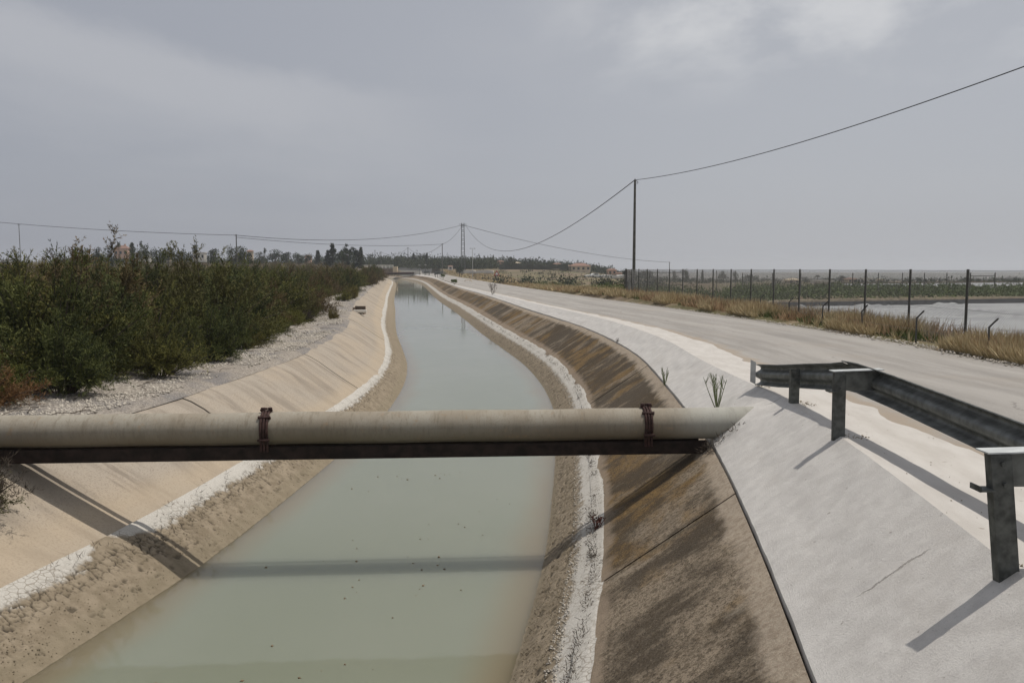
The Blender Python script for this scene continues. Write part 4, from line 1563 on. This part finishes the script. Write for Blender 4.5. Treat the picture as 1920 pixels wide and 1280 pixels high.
T = [  # kind, px, top py, distance, width px, label
    ('round', 152, 458, 210, 46, 'dark broad tree on the far left skyline, left of the pink house'),
    ('wide', 190, 463, 230, 40, 'low dark tree between the left skyline tree and the pink house'),
    ('round', 213, 455, 230, 26, 'dark rounded tree touching the left side of the pink house'),
    ('palm', 227, 449, 330, 9, 'palm in front of the pink house roof'),
    ('cypress', 252, 455, 330, 12, 'pointed tree at the right side of the pink house'),
    ('palm', 269, 448, 380, 8, 'thin palm right of the pink house'),
    ('wide', 277, 459, 320, 40, 'flat dark tree under the thin palm on the left skyline'),
    ('round', 300, 461, 280, 26, 'light green tree on the left skyline, right of the palms'),
    ('wide', 318, 464, 280, 34, 'greyish tree right of the light green tree on the left skyline'),
    ('round', 371, 455, 330, 16, 'small upright dark tree above the scrub, left of the skyline pole'),
    ('wide', 345, 466, 300, 40, 'low tree left of the small upright tree on the skyline'),
    ('round', 405, 463, 300, 34, 'bushy tree left of the skyline pole'),
    ('wide', 452, 461, 230, 56, 'wide dark tree around the foot of the skyline pole'),
    ('round', 440, 456, 260, 22, 'round crown right beside the skyline pole'),
    ('palm', 499, 462, 330, 8, 'single palm between the skyline pole and the pine grove'),
    ('round', 492, 469, 320, 22, 'small dark tree at the foot of the single palm'),
    ('wide', 518, 467, 330, 46, 'wide green tree right of the single palm'),
    ('round', 541, 470, 340, 28, 'greyer tree right of the wide green tree'),
    ('round', 562, 471, 330, 26, 'dark tree in the middle of the left horizon'),
    ('round', 577, 473, 340, 20, 'smaller dark tree next to the middle one on the left horizon'),
    ('cypress', 598, 469, 340, 11, 'dark cypress left of the pine grove'),
    ('pine', 617, 469, 270, 24, 'leftmost pine of the dark grove'),
    ('pine', 625, 456, 270, 26, 'tallest spired pine of the dark grove'),
    ('wide', 645, 464, 265, 44, 'broad dark crown in the middle of the grove'),
    ('feather', 652, 457, 275, 22, 'tall feathery tree behind the middle of the grove'),
    ('feather', 665, 461, 270, 20, 'feathery tree right of the grove middle'),
    ('cypress', 678, 463, 270, 10, 'slender dark cypress closing the grove on the right'),
    ('feather', 672, 466, 275, 16, 'wispy low tree at the right of the grove'),
    ('round', 697, 474, 390, 13, 'small isolated round-topped tree behind the bridge railing'),
    ('wide', 712, 482, 380, 44, 'green tree right behind the bridge railing'),
    ('round', 731, 477, 400, 16, 'bushy-topped tree behind the right end of the bridge railing'),
    ('round', 744, 478, 390, 20, 'dark crown right of the bridge'),
    ('wide', 757, 481, 380, 36, 'spreading green tree right of the bridge'),
    ('round', 775, 477, 400, 22, 'tree below the short pole among the trees'),
    ('cypress', 776.5, 474, 395, 6, 'thin cypress by the short pole'),
    ('round', 794, 472, 380, 18, 'tall dark tree left of the dark wooden pole'),
    ('cypress', 801, 474, 375, 6, 'cypress touching the tall dark tree'),
    ('wide', 818, 483, 370, 40, 'spreading tree at the foot of the dark wooden pole'),
    ('round', 840, 479, 400, 18, 'tree between the dark wooden pole and the pylon'),
    ('wide', 850, 485, 380, 22, 'low tree left of the pylon foot'),
    ('round', 873, 484, 330, 20, 'round tree at the pylon foot'),
    ('wide', 862, 496, 260, 18, 'dark low bush in front of the pylon'),
    ('round', 905, 488, 420, 16, 'round tree right of the lamp post'),
    ('wide', 926, 493, 420, 40, 'low tree behind the warning sign'),
    ('round', 957, 481, 380, 23, 'big rounded tree right of the warning sign'),
    ('round', 945, 489, 385, 16, 'smaller tree leaning on the big rounded tree'),
    ('palm', 972, 490, 420, 8, 'palm just right of the big rounded tree'),
    ('palm', 985, 487, 430, 7, 'taller palm of the small palm row'),
    ('cypress', 992, 487, 430, 4, 'narrow cypress in the small palm row'),
    ('palm', 1002, 488, 430, 8, 'palm at the right end of the small palm row'),
    ('round', 1012, 491, 420, 12, 'tree right of the palm row'),
    ('palm', 1026, 493, 440, 6, 'lone small palm right of the palm row'),
    ('round', 1036, 490, 400, 15, 'round dark tree left of the orange roofs'),
    ('wide', 1064, 490, 380, 22, 'dark flat-topped tree beside the large orange roof'),
    ('round', 1075, 503, 360, 9, 'small bush in front of the large orange roof'),
    ('wide', 1090, 505, 360, 10, 'second small bush in front of the large orange roof'),
    ('wide', 1121, 499, 370, 28, 'dark hedge-like tree between the two orange roofs'),
    ('round', 1150, 503, 380, 14, 'tree right behind the smaller orange roof'),
    ('wide', 1172, 503, 360, 24, 'dark tree left of the tall utility pole'),
    ('wide', 1210, 505, 330, 30, 'tree behind the fence corner by the tall pole'),
    ('round', 1264, 504, 360, 9, 'little round tree behind the fence, right of the small pole'),
    ('round', 1285, 501, 300, 19, 'dark round tree behind the fence, with a reddish field beside it'),
    ('cypress', 1316, 505, 330, 5, 'cypress behind the first fence posts'),
    ('wide', 1355, 507, 330, 24, 'bluish tree behind the fence near the middle'),
    ('round', 1378, 506, 340, 11, 'bluish rounded tree beside the other bluish tree behind the fence'),
    ('wide', 1405, 513, 330, 30, 'low dark tree at the right of the bluish trees'),
    ('round', 1511, 517, 230, 18, 'yellowish round tree behind the reservoir'),
    ('palm', 1531, 513, 230, 12, 'palm-like tree behind the reservoir'),
    ('wide', 1552, 519, 230, 24, 'dark tree right of the palm-like tree behind the reservoir'),
    ('round', 1577, 514, 220, 20, 'tall dark clump behind the reservoir'),
    ('cypress', 1604, 524, 210, 4, 'left cypress of three by the far house'),
    ('cypress', 1609, 524, 210, 4, 'middle cypress of three by the far house'),
    ('cypress', 1615, 525, 210, 4, 'right cypress of three by the far house'),
    ('round', 1675, 521, 330, 12, 'small hazy tree at the middle of the right horizon'),
    ('round', 1722, 519, 330, 15, 'round hazy tree on the right horizon'),
    ('round', 1749, 525, 330, 9, 'small hazy tree right of the round hazy tree'),
    ('round', 1763, 524, 330, 9, 'second small hazy tree on the right horizon'),
    ('wide', 1800, 524, 150, 42, 'low dark clump behind the fence gate'),
    ('wide', 1830, 528, 150, 36, 'right half of the low dark clump behind the gate'),
    ('wide', 1893, 526, 140, 48, 'dark spreading clump at the right edge'),
    ('palm', 1910, 525, 200, 12, 'palm over the dark clump at the right edge'),
]
for a in T:
    tree(*a)

# --- houses and far buildings
def house(px, y, wpx, hwall, roof, label, wall=M_white, roofm=M_tile, depth=8, rz=0.1, cat='house', name='house', windows=2, zoff=0, chim=False):
    x = spot(px, y)
    z = float(gz(x, y)) + zoff
    W = wpx / 1550 * y
    depth = min(depth, W * .85)
    hwall = hwall * (.62 if px > 600 else 1)
    roof = min(roof, depth * .3) * (.6 if px > 600 else 1)
    o = tag(empty(name, (x, y, z), rz), label, cat, 'buildings in the distance')
    MB().box((0, 0, hwall / 2 - .3), (W, depth, hwall + .6)).build('wall', wall, o)
    e = .4
    if roof > 0:
        r = MB()
        w2, d2 = W / 2 + e, depth / 2 + e
        k = min(w2 * .6, d2)
        r.v = [(-w2, -d2, hwall), (w2, -d2, hwall), (w2, d2, hwall), (-w2, d2, hwall), (-w2 + k, 0, hwall + roof), (w2 - k, 0, hwall + roof)]
        r.f = [[0, 1, 5, 4], [1, 2, 5], [2, 3, 4, 5], [3, 0, 4], [3, 2, 1, 0]]
        rf = r.build('roof', roofm, o)
        if chim:
            MB().box((W * .2, 0, hwall + roof), (.8, .8, 1.4)).build('chimney', wall, rf)
    else:
        MB().box((0, 0, hwall + .15), (W + .4, depth + .4, .3)).build('roof', roofm, o)
    for i in range(windows):
        xx = -W / 2 + W * (i + .5) / windows
        MB().box((xx, -depth / 2 - .02, hwall * .55), (min(1.3, W / windows * .45), .12, min(1.4, hwall * .4))).build('window', M_glass, o)
    return o


house(234, 420, 24, 4.5, 3.0, 'pink house with a terracotta roof on the far left skyline', M_pink, zoff=3.2, windows=3, chim=True)
house(263, 330, 10, 2.5, 0, 'tiny cream hut right below the pink house', M_white, M_white, 5, windows=1, zoff=2.2)
house(279, 330, 14, 1.8, 0, 'long low white wall building on the left skyline', M_white, M_white, 5, windows=1, zoff=2.0)
house(320, 330, 8, 2.2, 0, 'small pale hut between the trees of the left skyline', M_cream, M_cream, 5, windows=1, zoff=2.2)
house(378, 300, 20, 2.6, 0, 'white flat-roofed building left of the skyline pole', M_white, M_white, 6, windows=3, zoff=2.4)
house(472, 290, 10, 2.6, .9, 'cream hut right of the skyline pole tree', M_cream, M_tile, 6, windows=1, zoff=3.0)
house(580, 430, 12, 3, 1.6, 'pinkish house peeping between trees left of the pine grove', M_pink, M_tile, 7, zoff=1.8)
house(845, 330, 9, 2.5, 1.2, 'pale house just left of the pylon', M_white, M_tile, 6, windows=1)
house(938, 395, 12, 2.4, 1.5, 'house with an orange roof behind the warning sign', M_pink, M_tile, 7, zoff=.8)
house(966, 400, 18, 2.6, .8, 'low cream building under the big rounded tree', M_cream, M_cream, 7)
house(1044, 390, 13, 2.6, 1.6, 'brown-roofed house left of the flat-topped tree', M_pink, M_tile, 7)
house(1086, 350, 36, 3.6, 2.8, 'largest house with a wide orange roof, left of the tall pole', M_cream, M_tile, 10, windows=4, zoff=.2)
house(1065, 355, 12, 3.2, .4, 'cream side wing at the left of the largest orange-roofed house', M_cream, M_cream, 8, windows=1)
house(1146, 350, 16, 3.6, 2.4, 'smaller house with a dark orange roof, near the tall pole', M_pink, M_tile, 8, windows=2)
house(1160, 345, 10, 2.2, 1.0, 'little annex with a dark roof right of the smaller orange-roofed house', M_pink, M_tile, 6, windows=1)
house(1484, 220, 22, 1.6, 1.0, 'tan low shed behind the green crop', M_cream, M_cream, 8, windows=2, chim=False)
house(1540, 225, 34, .9, 0, 'long low white wall behind the reservoir', M_white, M_white, 3, windows=0)
house(1593, 215, 17, 1.8, .8, 'tan house left of the three cypresses', M_cream, M_tile, 6, windows=2, chim=False)
house(1622, 300, 18, 2.2, 0, 'white flat building behind the three cypresses', M_white, M_white, 8, windows=2)
house(1648, 215, 8, 1.6, .6, 'small tan house right of the cypresses', M_cream, M_cream, 5, windows=1, chim=False)


def shed(px, y, wpx, h, label, mat, depth=10):
    x = spot(px, y)
    W = wpx / 1550 * y
    z = float(gz(x, y))
    o = tag(empty('greenhouse', (x, y, z)), label, 'greenhouse', 'greenhouses in the distance')
    nb = max(1, int(W / 4.5))
    for i in range(nb):
        w1 = W / nb
        m = MB()
        pr = [(-w1 / 2, 0), (w1 / 2, 0), (w1 / 2, h * .65)] + [(w1 / 2 * math.cos(a), h * .65 + h * .35 * math.sin(a)) for a in np.linspace(.3, math.pi - .3, 6)] + [(-w1 / 2, h * .65)]
        c = -W / 2 + w1 * (i + .5)
        m.extrude(pr, (c, -depth / 2, 0), (c, depth / 2, 0), (.985, 0, 0), (0, 0, 1))
        n = len(pr)
        m.f += [list(range(n))[::-1], list(range(n, 2 * n))]
        m.build('tunnel', mat, o)
    return o


M_net = plain('dark_shade_net', (.06, .065, .05), .9, 0, .25, .3)
M_film = plain('milky_film', (.55, .53, .49), .6, 0, .12, .4)
shed(893, 300, 66, 1.1, 'long pinkish-white row of low tunnels right of the pylon', M_film)
shed(1000, 345, 128, 2.1, 'long dark shade-net shed in front of the palm row', M_net)
shed(1140, 290, 88, 1.1, 'pale row of low tunnels below the orange roofs', M_film)

# white van by the trees, far away
vx, vy = spot(824, 405), 405
vz = float(gz(vx, vy))
vn = tag(empty('parked_van', (vx, vy, vz), .5), 'tiny white van parked in front of the far trees, left of the pylon', 'van')
pr = [(-2.2, .35), (2.2, .35), (2.25, 1.0), (1.5, 1.25), (.9, 1.95), (-2.1, 2.0), (-2.25, 1.2)]
m = MB().extrude(pr, (0, -.9, 0), (0, .9, 0), (1, 0, 0), (0, 0, 1))
m.f += [list(range(7))[::-1], list(range(7, 14))]
m.build('body', M_signw, vn)
MB().box((.75, -.905, 1.5), (.8, .03, .45)).build('window', M_glass, vn)
for sx_ in (-1.4, 1.4):
    MB().tube([(sx_, -.95, .35), (sx_, -.7, .35)], .35, 12).build('wheel', M_black, vn)
cx_, cy_ = spot(1117, 285), 285
cr = tag(empty('parked_car', (cx_, cy_, float(gz(cx_, cy_))), .2), 'tiny white car parked by the pale low tunnels', 'car')
pr = [(-2, .3), (2, .3), (2.05, .75), (1.2, .9), (.6, 1.4), (-1.0, 1.45), (-1.9, .95)]
m = MB().extrude(pr, (0, -.85, 0), (0, .85, 0), (1, 0, 0), (0, 0, 1))
m.f += [list(range(7))[::-1], list(range(7, 14))]
m.build('body', M_signw, cr)
MB().box((-.2, -.856, 1.12), (1.2, .03, .35)).build('window', M_glass, cr)
for sx_ in (-1.25, 1.25):
    MB().tube([(sx_, -.9, .32), (sx_, -.7, .32)], .32, 12).build('wheel', M_black, cr)

# ------------------------------------------------------------------ stuff: grass, crop, weeds, stones, leaves
def scatter(name, x, y, z, hgt, wid, lean, mat, per=1):
    n = len(x)
    b = np.stack([x, y, z], 1)
    a = rng.uniform(0, 2 * np.pi, n)
    d = np.stack([np.cos(a) * lean, np.sin(a) * lean, np.ones(n)], 1)
    d = unit(d) * np.asarray(hgt)[:, None]
    V, F, A = tris(b, d, wid, rng.random(n), rng.normal(size=(n, 3)) * np.array([1, 1, .1]))
    return tag(link(name, np_mesh(name, V, F, mat, attrs={'rnd': A})), kind='stuff')


def verge(n, y0, y1, mat, name, h=(.25, .75), lo=.15, hi=2.6, power=1.5, thr=-.05, k=5, wide=1.0):
    u = rng.random(n)
    y = y0 * (y1 / y0) ** u
    t = lo + (hi - lo) * rng.random(n) ** power
    x = RF(y) + t * (1 + .006 * y)
    d = fbm(x * .7, y * .5, k, 4) + .25 * fbm(x * 4, y * 4, k + 3, 2)
    keep = (d > thr) & (inside(x, y) < .15)
    x, y, t, d = x[keep], y[keep], t[keep], d[keep]
    hh = h[0] + (h[1] - h[0]) * rng.random(len(x)) ** 1.6 * 1.2 * np.clip(.55 + .9 * (d - thr), .35, 1.3) * np.clip(.35 + t * .9, .3, 1)
    scatter(name, x, y, gz(x, y) - .05, hh, (.008 + .0006 * y) * wide, rng.uniform(.05, .95, len(x)), mat)


verge(150000, 9, 120, M_straw, 'dry_grass')
verge(34000, 9, 160, M_strawr, 'reddish_dry_grass', (.3, .8), .2, 2.6, 1.2, .02, 15)
verge(42000, 11, 160, M_greenw, 'green_weeds', (.2, .5), .3, 3.2, .9, .02, 25, 1.3)
verge(26000, 70, 330, M_straw, 'far_dry_grass', (.3, .6), .2, 7, 1.5, -.05, 35, 1.6)


def leafy(name, x, y, h, spread, nl, mat, leaf, z=None, slim=.5):
    n = len(x)
    c = np.repeat(np.stack([x, y, gz(x, y) if z is None else z], 1), nl, 0)
    hh = np.repeat(h, nl)
    d = unit(rng.normal(size=(n * nl, 3)))
    d[:, 2] = np.abs(d[:, 2])
    r = rng.uniform(.3, 1, n * nl)
    b = c + d * np.stack([np.repeat(spread, nl) * r, np.repeat(spread, nl) * r, hh * r], 1)
    ld = unit(d + rng.normal(size=d.shape) * .7) * (leaf * rng.uniform(.6, 1.4, n * nl))[:, None]
    rr = np.clip(np.repeat(rng.uniform(.1, .9, n), nl) + rng.normal(0, .15, n * nl), 0, 1)
    V, F, A = tris(b, ld, leaf * slim, rr, rng.normal(size=(n * nl, 3)))
    return tag(link(name, np_mesh(name, V, F, mat, attrs={'rnd': A})), kind='stuff')


# green crop in rows beyond the fence and the reservoir
X_, Y_ = [], []
for y in np.arange(50, 112, 2.0):
    xs = np.arange(12, 90, 1.05)
    X_.append(xs + rng.normal(0, .6, len(xs)) + (y % 3)); Y_.append(np.full(len(xs), y) + .28 * (xs - 12) * .3 + rng.normal(0, .3, len(xs)))
X_, Y_ = np.concatenate(X_), np.concatenate(Y_)
kp = (X_ / Y_ > .27 - .0 * X_) & (X_ / Y_ < .72) & (inside(X_, Y_) < -.7) & (fbm(X_ * .06, Y_ * .06, 61) > -.28) & (Y_ < 118 - .62 * X_ + 10)
X_, Y_ = X_[kp], Y_[kp]
leafy('green_crop', X_, Y_, rng.uniform(.45, 1.0, len(X_)), rng.uniform(.5, .9, len(X_)), 46, M_crop, .22)
# green plants along the back of the verge
u = rng.random(900)
yy = 46 * (140 / 46) ** u
xx = RF(yy) + rng.uniform(3, 9, 900) * (1 + .006 * yy)
kp = (fbm(xx * .2, yy * .12, 77) > -.05) & (inside(xx, yy) < -.6)
leafy('verge_plants', xx[kp], yy[kp], rng.uniform(.4, 1.0, kp.sum()), rng.uniform(.3, .7, kp.sum()), 30, M_crop, .16)
# scattered dry scrub over the fields behind
u = rng.random(1300)
yy = 90 * (420 / 90) ** u
xx = RF(np.clip(yy, 0, 411)) + 6 + rng.random(1300) ** 1.3 * (40 + .75 * yy)
kp = fbm(xx * .03, yy * .05, 99) > .12 + .3 * sstep(xx / yy, .16, .26)
leafy('field_scrub', xx[kp], yy[kp], rng.uniform(.3, .9, kp.sum()), rng.uniform(.5, 1.4, kp.sum()), 26, M_brownf, .26)
u = rng.random(1500)
yy = 150 * (700 / 150) ** u
xx = yy * rng.uniform(-.05, .62, 1500)
kp = (fbm(xx * .02, yy * .03, 119) > -.05 + .22 * sstep(xx / yy, .15, .25)) & (xx > RF(np.clip(yy, 0, 411)) + 5)
leafy('far_bushes', xx[kp], yy[kp], rng.uniform(.7, 2.2, kp.sum()), rng.uniform(.9, 2.6, kp.sum()), 26, M_treef, .5)
# far woods that read as one band between the single trees
u = rng.random(900)
yy = rng.uniform(415, 540, 900)
xx = yy * rng.uniform(-.55, .12, 900)
leafy('distant_woods', xx, yy, rng.uniform(2.8, 7.2, 900) * (.7 + .5 * np.exp(-((xx / yy + .13) / .1) ** 2)), rng.uniform(2.2, 4.2, 900), 60, M_treef, 1.0)
yy = rng.uniform(345, 405, 420)
xx = yy * rng.uniform(-.18, -.02, 420)
xx = np.where(xx < J(np.clip(yy, 0, 411)) + 12, J(np.clip(yy, 0, 411)) + 14 + rng.random(420) * 30, xx)
leafy('distant_woods', xx, yy, rng.uniform(1.5, 5.2, 420), rng.uniform(1.8, 3.4, 420), 70, M_treef, .8)
yy = rng.uniform(380, 900, 700)
xx = yy * rng.uniform(.1, .68, 700)
kp = fbm(xx * .012, yy * .02, 131) > .12 + .1 * sstep(xx / yy, .15, .25)
leafy('distant_bushes', xx[kp], yy[kp], rng.uniform(1.0, 3.6, kp.sum()), rng.uniform(1.5, 4, kp.sum()), 40, M_treefb, .8)
yy = rng.uniform(352, 420, 330)
xx = yy * rng.uniform(-.05, .17, 330)
kp = fbm(xx * .03, yy * .03, 171) > -.12
leafy('distant_woods', xx[kp], yy[kp], rng.uniform(.8, 2.8, kp.sum()), rng.uniform(1.4, 3.0, kp.sum()), 70, M_treef, .6)
# scrub that fills the left bank beyond the single shrubs
yy = rng.uniform(70, 420, 2200)
xx = CL(np.clip(yy, 0, 411)) - 9 - rng.random(2200) * (.42 * yy)
kp = xx / yy > -.72
leafy('far_scrub', xx[kp], yy[kp], rng.uniform(.9, 2.0, kp.sum()), rng.uniform(.8, 1.6, kp.sum()), 40, M_brownf, .3)


def stones(name, x, y, z, s, mat):
    """small angular stones: squashed, jittered octahedra"""
    n = len(x)
    o = np.array([(1, 0, 0), (0, 1, 0), (-1, 0, 0), (0, -1, 0), (0, 0, 1), (0, 0, -.4)], float)
    V = o[None] * rng.uniform(.6, 1.3, (n, 6, 1)) * (np.asarray(s)[:, None, None]) * np.array([1, 1, .7])
    a = rng.uniform(0, 6.28, n)
    ca, sa = np.cos(a)[:, None], np.sin(a)[:, None]
    V = np.stack([V[..., 0] * ca - V[..., 1] * sa, V[..., 0] * sa + V[..., 1] * ca, V[..., 2]], -1) + np.stack([x, y, z], 1)[:, None]
    f = np.array([(0, 1, 4), (1, 2, 4), (2, 3, 4), (3, 0, 4), (1, 0, 5), (2, 1, 5), (3, 2, 5), (0, 3, 5)])
    F = (f[None] + (np.arange(n) * 6)[:, None, None]).reshape(-1, 3)
    return tag(link(name, np_mesh(name, V.reshape(-1, 3), F, mat)), kind='stuff')


# gravel on the left path, pale near the shrubs
n = 26000
u = rng.random(n)
yy = 10.5 * (75 / 10.5) ** u
tt = rng.random(n) * 3.4
xx = CL(yy) - .15 - tt
kp = fbm(xx * .8, yy * .5, 141) + .2 * (tt - 1.3) > -.27
xx, yy = xx[kp], yy[kp]
zc_ = np.where(CL(yy) - xx < 2.5, ZCL + (gz(xx, yy) - ZCL) * np.clip((CL(yy) - xx) / 2.6, .1, 1), gz(xx, yy))
stones('path_gravel', xx, yy, zc_, rng.uniform(.010, .036, len(xx)) * (1 + .012 * yy), M_stone)
br_ = MB()
for k_ in range(46):
    y_ = random.uniform(12, 34)
    x_ = float(CL(y_)) - random.uniform(.25, 1.7)
    a_, L_ = random.uniform(-.9, .9), random.uniform(.2, .7)
    z_ = ZCL + .035
    br_.tube([(x_, y_, z_), (x_ + math.sin(a_) * L_ * .5, y_ + math.cos(a_) * L_ * .5, z_ + .03), (x_ + math.sin(a_ + .3) * L_, y_ + math.cos(a_ + .3) * L_, z_)], [.008, .006, .003], 4)
tag(br_.build('fallen_twigs', M_twig), kind='stuff')
# crumbs along the silt edges and in the mud
def bank_pts(toe, water, n, lo, hi, y0=4.5, y1=60):
    yy = y0 * (y1 / y0) ** rng.random(n)
    t = rng.uniform(lo, hi, n)
    return toe(yy) + t * (water(yy) - toe(yy)), yy, ZT + (ZW - ZT) * t + .035 * np.sin(np.clip(t, 0, 1) * np.pi) + .012


x, y, z = bank_pts(TR, WR, 2600, .36, .54)
stones('silt_crumbs', x, y, z, rng.uniform(.006, .020, 2600), M_stone)
M_clod = plain('mud_clod', (.22, .18, .12), .95, 0, .35, 15)
x, y, z = bank_pts(TR, WR, 6500, .5, .98)
stones('mud_clods', x, y, z, rng.uniform(.003, .012, 6500), M_clod)
x, y, z = bank_pts(TL, WL, 3600, .5, .98)
stones('mud_clods', x, y, z, rng.uniform(.003, .011, 3600), M_clod)
# stones shed on the road verge
yy = 13 * (60 / 13) ** rng.random(2200)
xx = RF(yy) + rng.normal(.12, .16, 2200)
stones('verge_stones', xx, yy, ROADZ(yy) + .0, rng.uniform(.012, .045, 2200), M_stone)

yy = 3.5 * (40 / 3.5) ** rng.random(150)
tt = rng.random(150)
xx = CR(yy) * (1 - tt) + RE(yy) * tt
stones('pad_grit', xx, yy, CZ(yy) + .0, rng.uniform(.002, .008, 150), M_clod)

px_s, py_s = [], []
for (bx_, by_) in ((2.69, 4.29), (3.235, 8.05), (3.56, 10.3), (3.56, 12.1)):
    for k_ in range(34):
        a_, q_ = random.uniform(0, 6.28), random.uniform(.06, .24)
        px_s.append(bx_ + .04 + abs(math.cos(a_)) * q_); py_s.append(by_ + math.sin(a_) * q_)
px_s, py_s = np.array(px_s), np.array(py_s)
stones('post_footing_grit', px_s, py_s, CZ(py_s) + .0, rng.uniform(.004, .016, len(px_s)), M_clod)

# dead black weeds rooted in the right silt
yy = 5 * (60 / 5) ** rng.random(620)
t = .16 + .05 * np.sin(yy * 1.3) + rng.normal(0, .035, 620)
kp = fbm(yy * .9, yy * 0 + 2, 151) > -.3
yy, t = yy[kp], t[kp]
xx = TR(yy) + t * (WR(yy) - TR(yy))
zz_ = ZT + (ZW - ZT) * t + .02
leafy('dead_weeds', xx, yy, rng.uniform(.03, .10, len(xx)), rng.uniform(.03, .08, len(xx)), 8, M_twig, .045, zz_, .16)
yy = 7 + 6 * rng.random(26)
t = .05 + .3 * rng.random(26)
leafy('dead_weeds', TL(yy) + t * (WL(yy) - TL(yy)), yy, rng.uniform(.05, .14, 26), rng.uniform(.06, .14, 26), 9, M_twig, .085, ZT + (ZW - ZT) * t + .03, .07)

# brown leaves floating on the water
n = 170
yy = 6.9 * (22 / 6.9) ** rng.random(n)
f_ = rng.beta(2.6, 2.2, n)
xx = WL(yy) + .7 + (WR(yy) - WL(yy) - 1.2) * f_
kp = fbm(xx * .8, yy * .6, 161) > -.02
n = int(kp.sum())
M_fleaf = plain('floating_brown_leaf', (.21, .145, .085), .8, 0, .4, 30)
stones('floating_leaves', xx[kp], yy[kp], np.full(n, ZW + .003), rng.uniform(.008, .024, n), M_fleaf)


# ------------------------------------------------------------------ single plants on the concrete
def twig_plant(name, loc, n, h, spread, mat, label, leaves=None, cat='plant', branch=2):
    o = tag(empty(name, loc), label, cat)
    st = MB()
    tips = []
    for i in range(n):
        a = 2 * math.pi * i / n + random.uniform(-.5, .5)
        q = spread * random.uniform(.3, 1)
        hh = h * random.uniform(.6, 1.0)
        p0, p1, p2 = Vector((random.uniform(-.02, .02), random.uniform(-.02, .02), -.05)), Vector((math.cos(a) * q * .5, math.sin(a) * q * .5, hh * .5)), Vector((math.cos(a) * q * .85, math.sin(a) * q * .85, hh))
        st.tube([p0, p1, p2], [.009, .006, .003], 5, False)
        for b in range(branch):
            t = random.uniform(.45, .85)
            s0 = p1.lerp(p2, (t - .4) / .6)
            e = s0 + Vector((random.uniform(-.3, .3) * spread, random.uniform(-.3, .3) * spread, hh * random.uniform(.15, .35)))
            st.tube([s0, e], [.005, .0025], 4, False)
            tips.append(e)
        tips.append(p2)
    st.build('stems', mat, o)
    if leaves:
        V, F, A = [], [], []
        for t_ in tips:
            for k in range(leaves[1]):
                d = np.array([random.gauss(0, 1), random.gauss(0, 1), random.gauss(.3, .8)])
                d = d / np.linalg.norm(d) * leaves[2]
                v, f, a = tris(np.array([tuple(t_)]), d[None], [leaves[2] * .35], np.array([random.random()]))
                F += [[len(V) + q for q in f[0]]]
                V += [tuple(q) for q in v]
                A += list(a)
        link('leaves', np_mesh('leaves', np.array(V), F, leaves[0], attrs={'rnd': A}), o)
    return o


slope_z = lambda x, y: float(CZ(y)) + (ZJ + .045 - float(CZ(y))) * (float(CR(y)) - x) / (float(CR(y)) - float(J(y)))
twig_plant('twig_plant', (3.08, 12.3, slope_z(3.08, 12.3)), 11, .56, .26, M_stem, 'bare green-stemmed plant growing behind the right end of the pipe', branch=3)
twig_plant('twig_plant', (float(J(16.6)), 16.6, ZJ), 8, .34, .12, M_stem, 'small wiry plant in the joint of the white slope, middle of the bend', branch=3)
twig_plant('twig_plant', (float(J(70)) + .3, 70, ZJ + .1), 14, 1.15, .55, M_twig, 'bare grey bush on the white strip far along the canal', branch=4)
twig_plant('twig_plant', (float(J(76)) + .9, 76, ZJ + .4), 12, .6, .4, M_twig, 'smaller bare bush beside the grey one far along the white strip', branch=3)
twig_plant('twig_plant', (float(J(26)) + .02, 26, ZJ), 6, .14, .1, M_twig, 'tiny dead tuft in the dark joint of the far bend', branch=2)
twig_plant('leafy_plant', (float(J(118)) + .3, 118, ZJ + .1), 12, .7, .6, M_stem, 'green weedy tuft on the white strip, farther than the bare bushes', (M_greenw, 8, .22), branch=2)
twig_plant('leafy_plant', (float(J(170)) + .7, 170, ZJ + .3), 10, .9, .5, M_stem, 'greyish tuft beside the road near the far guardrail', (M_greenw, 8, .25), branch=2)
t_ = .12
yy_ = 10.45
xr = float(TR(yy_) + t_ * (WR(yy_) - TR(yy_)))
twig_plant('red_plant', (xr, yy_, ZT + (ZW - ZT) * t_ + .02), 9, .15, .12, M_red, 'small reddish plant rooted in the white silt strip, right of the water', (M_red, 4, .045), branch=2)
# dead twigs caught where the pipe enters the slope
leafy('dead_twigs', np.array([2.55, 2.62, 2.72, 2.86, 2.95, 2.5, 2.47]), np.array([10.52, 10.5, 10.52, 10.55, 10.56, 10.5, 10.45]), np.full(7, .07), np.full(7, .10), 26, M_twig, .09,
      np.array([slope_z(x, 10.5) for x in (2.55, 2.62, 2.72, 2.86, 2.95, 2.5, 2.47)]), .09)
